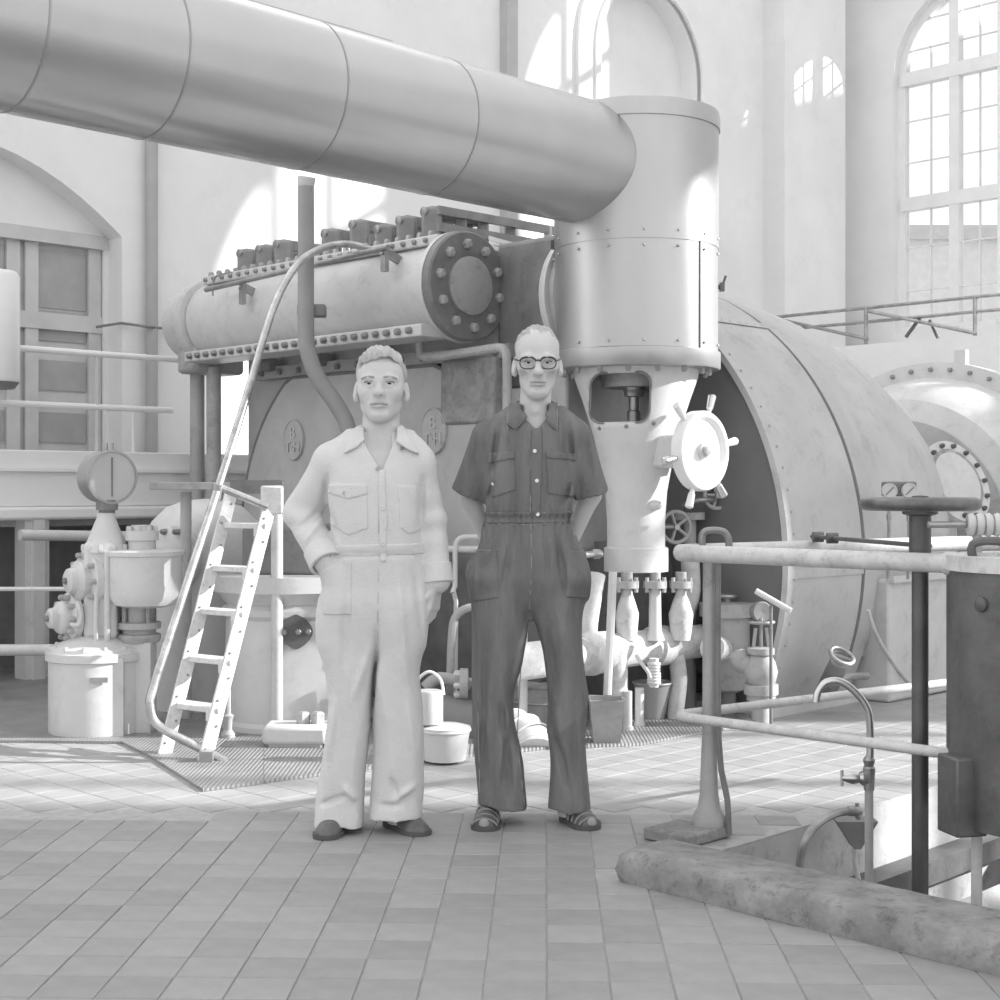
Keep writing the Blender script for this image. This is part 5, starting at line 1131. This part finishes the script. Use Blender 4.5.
# ---------------------------------------------------------------- the man in the white boiler suit
m1 = Man('person', 'man with swept grey hair in a white long-sleeved boiler suit, hand in pocket', (372 - 500) * 5.3 / F, 5.3)
p = m1.p
def build_m1():
    man = m1; CL = mat('white_cotton', 0.66, 0.9, 0, 0.03, 25, 0.25, 160, spec=.15)
    px = lambda a, b: (p(a, b)[0], p(a, b)[2])
    torso = [man.st(432, 350, 412, .075, .01), man.st(442, 336, 422, .088), man.st(455, 327, 428, .105), man.st(480, 326, 426, .122, -.005), man.st(515, 329, 424, .122, -.01), man.st(550, 333, 423, .120, -.008), man.st(585, 325, 427, .122), man.st(604, 321, 428, .122), man.st(628, 323, 425, .105), man.st(648, 332, 416, .075), man.st(662, 348, 402, .03)]
    legL = [man.st(572, 334, 374, .07), man.st(600, 322, 381, .112), man.st(640, 317, 378, .110), man.st(670, 323, 375, .105), man.st(700, 327, 372, .10), man.st(735, 325, 369, .098), man.st(765, 321, 366, .098), man.st(795, 316, 363, .10), man.st(824, 315, 361, .108, -.01)]
    legR = [man.st(572, 376, 416, .07), man.st(600, 367, 426, .112), man.st(640, 375, 426, .110), man.st(670, 373, 421, .105), man.st(700, 373, 422, .10), man.st(735, 373, 424, .098), man.st(765, 372, 424, .098), man.st(795, 371, 423, .10), man.st(817, 370, 421, .108, -.01)]
    sL, eL, wL = p(331, 464, .01), p(301, 513, .06), p(324, 558, -.065)
    sR, eR, wR = p(415, 466, .01), p(430, 522, .035), p(436, 580, .0)
    # body
    B = Field((-.40, -.22, 0.02), (.40, .22, 1.78), .0042)
    H = .268; w = .0865; hc = p(382, 423, .0); hc[1] = -.035
    B.loft(torso, .02, grow=-.026); B.loft(legL, .02, grow=-.035); B.loft(legR, .02, grow=-.035)
    B.cap(p(380, 447, .02), hc + (0, .04, .10), .072, .064, .03); B.cap(p(381, 436, -.02), hc + (0, -.005, .05), .05, .048, .03)
    for s_ in (-1, 1): B.cap(p(380 + s_ * 4, 447, -.045), hc + (s_ * .05, .02, .07), .014, .014, .02)
    B.cap(p(380, 445, .02), p(345, 452, .02), .05, .045, .03); B.cap(p(380, 445, .02), p(405, 450, .02), .05, .045, .03)
    B.chain([sL, eL, wL], [.05, .042, .030], .02); B.chain([sR, eR, wR], [.05, .042, .030], .02)
    q = head(B, hc, H, w, tilt=-.02)
    hd_ = p(429, 640, -.02) - wR
    hand(B, wR, hd_, (.92, -.38, 0), (-.38, -.90, .0), .205, .55)
    hand(B, wL, (.38, .02, -.9), (-.4, -.9, -.2), (.9, -.4, .3), .18, .2)
    for a, b in ((p(334, 815, .02), p(334, 834, .0)), (p(398, 812, .02), p(400, 828, .0))): B.cap(a, b, .045, .04, .02)
    man.add('body', B.mesh('body', SKIN))
    eyes(man, q, H, w, .03); HG = mat('grey_hair', .50, .7, 0, .25, 30, .5, 90, stretch=(1, 1, .3)); brows(man, q, H, w, mat('brow_grey', .34, .9), .018)
    man.mb('mouth_line', MB().tube([V(q(-w * .37, -.352 * H, .219 * H)), V(q(-w * .12, -.378 * H, .224 * H)), V(q(w * .12, -.378 * H, .224 * H)), V(q(w * .37, -.352 * H, .217 * H))], .0028, 6, sub=4), LIPS)
    # hair: cap swept from a side parting
    h = Field(hc + (-.12, -.16, .06), hc + (.12, .16, .31), .0035)
    h.ell(q(0, .03 * H, .655 * H), (w * 1.085, .375 * H, .330 * H), .01)
    h.chain([q(-w * .60, -.19 * H, .835 * H), q(-w * .25, -.235 * H, .885 * H), q(w * .2, -.235 * H, .88 * H), q(w * .62, -.18 * H, .83 * H)], [.018, .026, .028, .020], .03)
    h.chain([q(-w * .35, -.06 * H, .915 * H), q(w * .35, -.06 * H, .905 * H)], [.024, .024], .03)
    x, y, z = h.grid(); dd = h.D.copy()
    dd = dd + .0018 * np.sin(330 * x + 60 * y + 40 * z + 2 * np.sin(40 * x)) + .0025 * np.sin(120 * x + 60 * y + 2 * np.sin(30 * z))
    F_ = q(0, 0, 0); face = np.maximum(np.maximum(y - (hc[1] - .065 - .15 * (z - hc[2] - .80 * H) * 0), z - (hc[2] + (.845 + .0) * H - .35 * np.abs(x - hc[0] + .018))), -1)
    dd = np.maximum(dd, -np.maximum(y - (hc[1] - .10 * H), np.maximum(z - (hc[2] + .84 * H + .007 * np.sin(45 * (x - hc[0])) + .002 * np.sin(190 * x) - .45 * np.maximum(0, np.abs(x - hc[0]) - .03)), np.abs(x - hc[0]) - .066)))
    dd = np.maximum(dd, -np.maximum(y - (hc[1] + .02 * H), z - (hc[2] + .52 * H)))
    dd = np.maximum(dd, (hc[2] + .34 * H) - z)
    man.add('hair', h.mesh('hair', HG, dd))
    # boiler suit
    S = Field((-.40, -.24, .02), (.40, .22, 1.50), .005)
    S.loft(torso, .02)
    S.cap(p(354, 446, .01), p(334, 463, .01), .060, .066, .04); S.cap(p(402, 446, .01), p(415, 464, .01), .060, .066, .04)
    x, y, z = S.grid(); tr_ = S.D.copy()
    S.chain([sL, eL], [.070, .064], .03); S.chain([eL, wL], [.064, .050], .02); S.cap(p(333, 572, -.06), p(343, 602, -.065), .045, .042, .03)
    S.chain([sR, eR], [.070, .060], .03); S.chain([eR, wR], [.060, .053], .02)
    dl = Field((-.40, -.24, .02), (.40, .22, 1.50), .005); dl.loft(legL, .02); l1 = dl.D.copy(); dl.D[:] = .3; dl.loft(legR, .02); l2 = dl.D
    S.D = smn(S.D, smn(l1, l2, .02), .035); 
    D = S.D; DB = D.copy()
    zc = p(0, 640)[2]
    D = folds(S, D, .0080, [(30, 10, 3, .3, .5, 6), (52, 0, 5, 1.7, .35, 9), (18, 8, -6, 2.2, .5, 4)], sm(zc + .25, zc - .1, z) * .9 + .25)
    D = D + .004 * np.sin(70 * z + 25 * x + 3 * np.sin(12 * x)) * (blob(x, z, px(300, 518), .06, .07) + blob(x, z, px(433, 525), .05, .08))
    for a, b, wd, am in (((322, 800), (352, 790), .010, .007), ((345, 780), (360, 797), .012, -.008), ((338, 690), (330, 760), .014, -.006), ((392, 770), (400, 795), .012, .008), ((395, 795), (418, 780), .012, -.008), ((380, 800), (405, 800), .010, .006),
                         ((400, 560), (410, 690), .014, -.006), ((352, 570), (345, 690), .016, .006), ((415, 565), (424, 640), .012, .005), ((381, 610), (372, 720), .010, .010), ((374, 640), (355, 700), .014, -.006), ((345, 545), (330, 505), .012, .005), ((408, 690), (417, 760), .015, -.006), ((324, 505), (300, 530), .010, .006), ((326, 515), (305, 545), .010, -.006), ((330, 470), (322, 510), .012, .006), ((425, 470), (420, 530), .012, .006)):
        D = D + 2.2 * am * crease(x, z, px(*a), px(*b), wd) * sm(.05, -.02, y)
    D = D + .006 * np.exp(-((z - p(0, 553)[2]) / .012) ** 2) * np.exp(-(x / .2) ** 2) * (np.abs(x + .0) < .16)
    D = np.clip(D, DB - .022, DB + .015)
    # flared hem edge and open neck
    D = np.maximum(D, np.where(x < (p(368, 800)[0]), p(0, 824)[2] - z, p(0, 817)[2] - z))
    neck = [px(361, 415), px(399, 415), px(398, 436), px(385, 471), px(383, 471), px(364, 440)]
    D = np.maximum(D, -np.maximum(np.maximum(cpoly(x, z, neck), y + .005), -.3 - y))
    D = np.maximum(D, -(np.sqrt((x - hc[0]) ** 2 + ((y - .015) * 1.0) ** 2) - .075 - .0 * z) * 1.0 - np.where(z > p(0, 433)[2] - .0, 0, 1))
    suit = man.add('boiler_suit', S.mesh('boiler_suit', CL, D))
    off = lambda o, reg: np.maximum(D - o, reg)
    def patch(name, pts, o=.006, ymax=.0, m=CL): 
        me = S.mesh(name, m, off(o, np.maximum(cpoly(x, z, [px(*a) for a in pts]), y - ymax)))
        return man.add(name, me, suit) if me else None
    pk = patch('breast_pocket', [(330, 490), (371, 492), (371, 528), (352, 535), (332, 524)], .003); fp = patch('pocket_flap', [(330, 484), (369, 484), (371, 494), (352, 499), (330, 493)], .007)
    button(man, fp, V((p(348, 493)[0], front_y(D, S, p(348, 493)[0], p(0, 493)[2]) - .012, p(0, 493)[2])), MID)
    patch('breast_pocket', [(400, 485), (418, 486), (421, 530), (411, 534), (402, 527)], .003)
    patch('front_placket', [(381, 470), (388, 470), (390, 520), (389, 560), (383, 560), (382, 520)], .006)
    patch('waistband', [(333, 544), (424, 542), (425, 553), (333, 556)], .003)
    patch('side_pocket', [(322, 571), (347, 556), (355, 560), (355, 612), (326, 613)], .004)
    for q_ in ((381, 469), (386, 508), (386, 543)): button(man, suit, V((p(*q_)[0], front_y(D, S, p(*q_)[0], p(*q_)[2]) - .009, p(*q_)[2])), MID if q_[1] < 500 else PALE)
    # stitched edges
    SE = mat('seam_white', .50, .9)
    for pts in (([(383, 475), (381.5, 520), (381.5, 560), (380, 640)]), ([(333, 555), (380, 553), (424, 551)])):
        man.mb('seam', MB().tube(line_on(D, S, [px(*a) for a in pts], .0015), .0020, 6), SE, suit)
    # collar, standing at the back and falling in two points
    C = Field((-.16, -.20, 1.30), (.18, .16, 1.56), .004); xx, yy, zz_ = C.grid()
    nb_ = p(381, 440, .015); rr_ = np.sqrt((xx - nb_[0]) ** 2 * .95 + (yy - .012) ** 2); t_ = (zz_ - nb_[2])
    shell = np.abs(rr_ - (.088 - .35 * np.clip(t_, -.02, .07))) - .006; bandr = np.maximum(shell, np.maximum(-.03 - t_ , t_ - (.035 + .25 * (yy + .02))))
    bandr = np.maximum(bandr, -np.maximum(np.abs(xx - nb_[0] + .0) - .045, yy + .02))
    col_ = man.add('collar', C.mesh('collar', CL, bandr), suit)
    for pts in ([(364, 421), (356, 428), (346, 455), (360, 448), (367, 441), (363, 430)], [(398, 421), (404, 427), (421, 455), (410, 451), (398, 443), (397, 432)]):
        me = S.mesh('collar_point', CL, off(.013, np.maximum(cpoly(x, z, [px(*a) for a in pts[:3] + pts[3:5]]), y - .02))); 
        if me: man.add('collar_point', me, suit)
    button(man, col_, V((p(404, 449)[0], front_y(D, S, p(404, 449)[0], p(0, 449)[2]) - .015, p(0, 449)[2])), DARK, .007)
    # rolled cuffs
    def cuff(a, b, r0, r1):
        Cf = Field(np.minimum(a, b) - .10, np.maximum(a, b) + .10, .004); X_, Y_, Z_ = Cf.grid(); d = (b - a); L = np.linalg.norm(d); d = d / L
        t = (X_ - a[0]) * d[0] + (Y_ - a[1]) * d[1] + (Z_ - a[2]) * d[2]; r = np.sqrt(np.maximum(0, (X_ - a[0]) ** 2 + (Y_ - a[1]) ** 2 + (Z_ - a[2]) ** 2 - t * t))
        e = np.maximum(np.abs(r - (r0 + (r1 - r0) * t / L)) - .006, np.maximum(-t, t - L)); me = Cf.mesh('cuff', CL, e); return man.add('cuff', me, suit)
    dL = (wL - eL) / np.linalg.norm(wL - eL); dR = (wR - eR) / np.linalg.norm(wR - eR)
    cuff(wL - dL * .045, wL + dL * .03, .056, .058); cuff(wR - dR * .060, wR + dR * .012, .056, .058)
    BR = mat('brown_leather', .13, .35, 0, .2, 20, .1, 60); SO = mat('shoe_sole', .10, .6)
    a0 = p(335, 828, .03); a0[2] = 0; b0 = p(330, 840, -.14); b0[2] = 0; b0[0] = p(330, 838, -.1)[0]
    shoe(man, 'shoe', (p(339, 0)[0], .07, 0), (p(329, 0)[0], -.175, 0), BR, SO)
    shoe(man, 'shoe', (p(388, 0)[0], .075, 0), (p(427, 0)[0], -.115, 0), BR, SO)
build_m1()

# ---------------------------------------------------------------- the man in dark overalls
m2 = Man('person', 'thin man with glasses in dark short-sleeved overalls, hands behind his back', (531 - 500) * 5.42 / F, 5.42)
def build_m2():
    man = m2; p = man.p; CL = mat('dark_denim', 0.19, 0.92, 0, 0.22, 14, 0.3, 180, spec=.12, stretch=(1, 1, .2)); px = lambda a, b: (p(a, b)[0], p(a, b)[2])
    torso = [man.st(408, 508, 562, .072, .01), man.st(418, 496, 574, .085), man.st(432, 486, 580, .10), man.st(460, 483, 578, .112), man.st(490, 483, 575, .112, -.004), man.st(512, 484, 574, .105), man.st(522, 483, 573, .100), man.st(545, 478, 581, .108), man.st(570, 473, 586, .116), man.st(582, 473, 586, .112), man.st(598, 480, 578, .085), man.st(609, 497, 562, .05), man.st(615, 515, 546, .02)]
    legL = [man.st(552, 486, 522, .06), man.st(577, 474, 531, .104), man.st(615, 471, 527, .108), man.st(650, 471, 521, .102), man.st(700, 472, 515, .095), man.st(740, 474, 517, .092), man.st(775, 475, 523, .094), man.st(806, 476, 527, .10, -.01)]
    legR = [man.st(552, 540, 574, .06), man.st(577, 531, 586, .104), man.st(615, 534, 585, .108), man.st(650, 540, 586, .102), man.st(700, 545, 588, .095), man.st(740, 547, 588, .092), man.st(775, 548, 589, .094), man.st(809, 547, 590, .10, -.01)]
    sL, eL, wL = p(488, 440, .01), p(470, 497, .085), p(497, 560, .15)
    sR, eR, wR = p(575, 438, .01), p(590, 495, .085), p(562, 560, .15)
    B = Field((-.36, -.22, 0.02), (.36, .26, 1.87), .0042)
    H = .262; w = .080; hc = p(537, 397, 0); hc[1] = -.045
    B.loft(torso, .02, grow=-.027); B.loft(legL, .02, grow=-.033); B.loft(legR, .02, grow=-.033)
    B.cap(p(534, 425, .02), hc + (0, .045, .09), .060, .056, .03); B.cap(p(535, 415, -.02), hc + (0, .0, .04), .04, .044, .03)
    for s_ in (-1, 1): B.cap(p(534 + s_ * 4, 424, -.04), hc + (s_ * .046, .03, .06), .012, .012, .02)
    B.ell(p(535, 410, -.062), (.013, .014, .018), .015)
    B.cap(p(534, 425, .02), p(505, 425, .02), .045, .04, .03); B.cap(p(534, 425, .02), p(563, 425, .02), .045, .04, .03)
    B.chain([sL, eL, wL], [.045, .040, .027], .02); B.chain([sR, eR, wR], [.045, .040, .027], .02)
    q = head(B, hc, H, w, tilt=.15, gaunt=1, jaw=.50)
    hand(B, wL, (.8, .1, -.5), (.1, .95, .1), (.5, 0, .8), .18, .5); hand(B, wR, (-.8, .12, -.45), (.1, .95, .1), (-.5, 0, .8), .18, .5)
    for a, b in ((p(489, 800, .02), p(488, 820, .0)), (p(568, 800, .02), p(570, 822, .0))): B.cap(a, b, .045, .04, .02)
    man.add('body', B.mesh('body', SKIN)); eyes(man, q, H, w); brows(man, q, H, w, mat('brow_light', .42, .9), .014)
    man.mb('mouth_line', MB().tube([V(q(-w * .36, -.352 * H, .221 * H)), V(q(-w * .1, -.378 * H, .224 * H)), V(q(w * .1, -.378 * H, .224 * H)), V(q(w * .36, -.352 * H, .221 * H))], .0025, 6, sub=4), LIPS)
    HG = mat('fair_hair', .46, .75, 0, .2, 30, .5, 90, stretch=(1, 1, .3))
    h = Field(hc + (-.11, -.16, .06), hc + (.11, .16, .31), .0035)
    h.ell(q(0, .04 * H, .668 * H), (w * 1.03, .375 * H, .340 * H), .01); x, y, z = h.grid(); dd = h.D + .0012 * np.sin(300 * x + 80 * z) + .0015 * np.sin(110 * x + 50 * y)
    dd = np.maximum(dd, -np.maximum(y - (hc[1] - .02 * H), np.maximum(z - (hc[2] + .85 * H - .35 * np.maximum(0, np.abs(x - hc[0]) - .035) + .004 * np.sin(160 * x)), np.abs(x - hc[0]) - .062)))
    dd = np.maximum(dd, -np.maximum(y - (hc[1] + .03 * H), z - (hc[2] + .53 * H))); dd = np.maximum(dd, hc[2] + .36 * H - z)
    man.add('hair', h.mesh('hair', HG, dd))
    # spectacles
    FRM = mat('spectacle_frame', .05, .3); gl_ = man.mb('glasses', MB().tube([V(q(-w * .12, -.408 * H, .525 * H)), V(q(0, -.415 * H, .54 * H)), V(q(w * .12, -.408 * H, .525 * H))], .0026, 8, sub=4), FRM)
    for s_ in (-1, 1):
        c = q(s_ * w * .46, -.395 * H, .498 * H); pts = []
        for k in range(28):
            t = 2 * PI * k / 28; ex, ez = math.cos(t), math.sin(t); pts.append(V((c[0] + .029 * math.copysign(abs(ex) ** .8, ex), c[1] + .10 * abs(c[0] - hc[0] + .029 * ex) * .35, c[2] + (.022 if ez < 0 else .019) * math.copysign(abs(ez) ** .8, ez))))
        man.mb('rim', MB().tube(pts, .0022, 8, closed=True), FRM, gl_)
        man.mb('brow_bar', MB().tube([p_ + V((0, -.001, .0015)) for p_ in pts[1:14]], .0034, 8), FRM, gl_)
        man.mb('lens', MB().poly(pts), GLASS, gl_)
        man.mb('temple', MB().tube([V(q(s_ * w * .82, -.345 * H, .525 * H)), V(q(s_ * w * 1.04, -.2 * H, .53 * H)), V(q(s_ * w * 1.07, .03 * H, .53 * H))], .003, 6), FRM, gl_)
    # overalls
    S = Field((-.36, -.24, .02), (.36, .20, 1.60), .005); S.loft(torso, .02)
    S.cap(p(511, 422, .01), p(494, 436, .01), .052, .054, .04); S.cap(p(557, 422, .01), p(571, 435, .01), .052, .054, .04)
    slL, slR = p(467, 494, .06), p(591, 494, .06)
    S.chain([sL, slL], [.062, .066], .03); S.chain([sR, slR], [.062, .066], .03)
    x, y, z = S.grid()
    for sh_, en in ((sL, slL), (sR, slR)):                                                   # open sleeve ends
        d = (en - sh_) / np.linalg.norm(en - sh_); t = (x - en[0]) * d[0] + (y - en[1]) * d[1] + (z - en[2]) * d[2]
        r = np.sqrt(np.maximum(0, (x - en[0]) ** 2 + (y - en[1]) ** 2 + (z - en[2]) ** 2 - t * t)); far_ = (np.abs(x) > .16)
        S.D = np.where(far_ & (r < .12), np.maximum(S.D, t), S.D); S.D = np.where(far_, np.maximum(S.D, -np.maximum(r - .052, -t - .05)), S.D)
    dl = Field((-.36, -.24, .02), (.36, .20, 1.60), .005); dl.loft(legL, .02); l1 = dl.D.copy(); dl.D[:] = .3; dl.loft(legR, .02)
    D = smn(S.D, smn(l1, dl.D, .02), .03); DB = D.copy()
    zw = p(0, 518)[2]
    D = folds(S, D, .0120, [(34, 8, 3, .9, .5, 7), (60, 0, 4, 2.7, .35, 10), (20, 8, -7, .2, .5, 5)], .35 + .65 * sm(zw, zw - .25, z))
    D = D + .0035 * np.sin(230 * x + 10 * np.sin(7 * x)) * np.exp(-((z - zw) / .07) ** 2) + .008 * np.exp(-((z - zw) / .016) ** 2) * (np.abs(x) < .19)
    for a, b, wd, am in (((510, 700), (495, 790), .016, -.010), ((500, 690), (512, 800), .012, .010), ((552, 720), (568, 790), .012, .012), ((575, 690), (583, 800), .012, -.008), ((556, 700), (560, 760), .016, -.007), ((486, 640), (482, 780), .012, .008), ((530, 615), (512, 690), .012, -.006), ((545, 620), (556, 690), .012, .008),
                         ((499, 420), (492, 480), .010, .008), ((508, 415), (506, 455), .008, -.005), ((568, 420), (572, 470), .010, .008), ((558, 415), (560, 460), .008, -.006), ((486, 505), (495, 480), .010, .006), ((570, 480), (560, 510), .010, .007), ((512, 535), (500, 600), .012, .007), ((555, 530), (566, 600), .012, .008), ((478, 440), (470, 480), .010, .005), ((587, 440), (592, 480), .010, .006), ((545, 530), (548, 590), .010, .006), ((495, 530), (482, 570), .010, -.005)):
        D = D + 2.2 * am * crease(x, z, px(*a), px(*b), wd) * sm(.05, -.02, y)
    D = np.clip(D, DB - .022, DB + .015)
    D = D - .010 * blob(x, z, px(484, 580), .03, .035) - .012 * blob(x, z, px(577, 578), .03, .04)
    D = np.maximum(D, np.where(x < p(538, 800)[0], p(0, 806)[2] - z, p(0, 809)[2] - z))
    neck = [px(517, 395), px(552, 395), px(552, 412), px(537, 430), px(535, 430), px(517, 412)]
    D = np.maximum(D, -np.maximum(np.maximum(cpoly(x, z, neck), y + .005), -.3 - y))
    D = np.maximum(D, -(np.sqrt((x - hc[0]) ** 2 + (y - .015) ** 2) - .066) - np.where(z > p(0, 412)[2], 0, 1))
    suit = man.add('overalls', S.mesh('overalls', CL, D)); off = lambda o, reg: np.maximum(D - o, reg)
    def patch(name, pts, o=.006, ymax=.0):
        me = S.mesh(name, CL, off(o, np.maximum(cpoly(x, z, [px(*a) for a in pts]), y - ymax))); return man.add(name, me, suit) if me else None
    patch('breast_pocket', [(489, 462), (514, 458), (516, 490), (492, 498)], .004); patch('pocket_flap', [(488, 453), (514, 452), (515, 459), (488, 464)], .008)
    patch('breast_pocket', [(545, 456), (574, 458), (573, 497), (547, 494)], .004); patch('pocket_flap', [(545, 452), (575, 454), (575, 461), (545, 459)], .008)
    patch('front_placket', [(531, 430), (541, 428), (541, 470), (539, 515), (531, 515), (530, 470)], .007)
    patch('waistband', [(483, 512), (574, 511), (574, 522), (483, 523)], .006)
    patch('thigh_pocket', [(474, 552), (497, 548), (499, 596), (474, 600)], .004); patch('thigh_pocket', [(566, 548), (586, 552), (587, 598), (564, 595)], .004)
    for q_ in ((534, 452), (536, 481), (537, 514)): button(man, suit, V((p(*q_)[0], front_y(D, S, p(*q_)[0], p(*q_)[2]) - .011, p(*q_)[2])), WHITE, .007)
    button(man, suit, V((p(493, 484)[0], front_y(D, S, p(493, 484)[0], p(493, 484)[2]) - .009, p(493, 484)[2])), WHITE, .006)
    SE = mat('seam_faded', .30, .9)
    for pts in ([(532, 432), (530, 470), (530, 515), (531, 560), (529, 608)], [(484, 523), (530, 524), (573, 522)], [(484, 512), (530, 513), (573, 511)], [(489, 464), (514, 460)], [(546, 460), (574, 462), (573, 494)], [(474, 550), (498, 549)], [(478, 640), (478, 700), (480, 790)], [(521, 660), (517, 740), (524, 800)]):
        man.mb('seam', MB().tube(line_on(D, S, [px(*a) for a in pts], .0015), .0020, 6), SE, suit)
    C = Field((-.15, -.18, 1.38), (.17, .16, 1.64), .004); xx, yy, zz_ = C.grid(); nb_ = p(535, 415, .015)
    rr_ = np.sqrt((xx - nb_[0]) ** 2 * .95 + (yy - .012) ** 2); t_ = zz_ - nb_[2]; shell = np.abs(rr_ - (.080 - .25 * np.clip(t_, -.02, .07))) - .006
    bandr = np.maximum(shell, np.maximum(-.03 - t_, t_ - (.04 + .25 * (yy + .02)))); bandr = np.maximum(bandr, -np.maximum(np.abs(xx - nb_[0]) - .042, yy + .02))
    man.add('collar', C.mesh('collar', CL, bandr), suit)
    for pts in ([(515, 393), (509, 400), (507, 424), (515, 430), (527, 418)], [(551, 393), (557, 401), (556, 431), (548, 424), (545, 415)]):
        me = S.mesh('collar_point', CL, off(.014, np.maximum(cpoly(x, z, [px(*a) for a in pts]), y - .02)))
        if me:
            cp = man.add('collar_point', me, suit)
            man.mb('stitching', MB().tube([v_ + V((0, -.014, 0)) for v_ in line_on(D, S, [px(*a) for a in pts[1:5]], .0, 6)], .0018, 6), SE, cp)
    BR = mat('dark_leather', .11, .4, 0, .2, 20, .1, 60); SO = mat('shoe_sole', .10, .6); SK = mat('sock', .34, .9, 0, .1, 40)
    for a, b in (((p(491, 0)[0], .05, 0), (p(484, 0)[0], -.165, 0)), ((p(567, 0)[0], .04, 0), (p(591, 0)[0], -.145, 0))):
        sh, P = shoe(man, 'sandal', a, b, BR, SO)
        for t, hh in ((.88, .040), (.74, .050), (.60, .062), (.46, .078)): man.mb('strap', MB().tube([V(P(t, -.046, .02)), V(P(t, -.034, hh * .8)), V(P(t, 0, hh + .003)), V(P(t, .034, hh * .8)), V(P(t, .046, .02))], .0045, 8, sub=4), mat('strap_leather', .24, .4), sh)
        man.mb('toe_opening', MB().lathe(V(P(.955, 0, .028)), V(P(1.3, 0, .05)) - V(P(.955, 0, .028)), [(-.02, .02), (.0, .018), (.008, .010), (.009, 0)], 16), SK, sh)
build_m2()
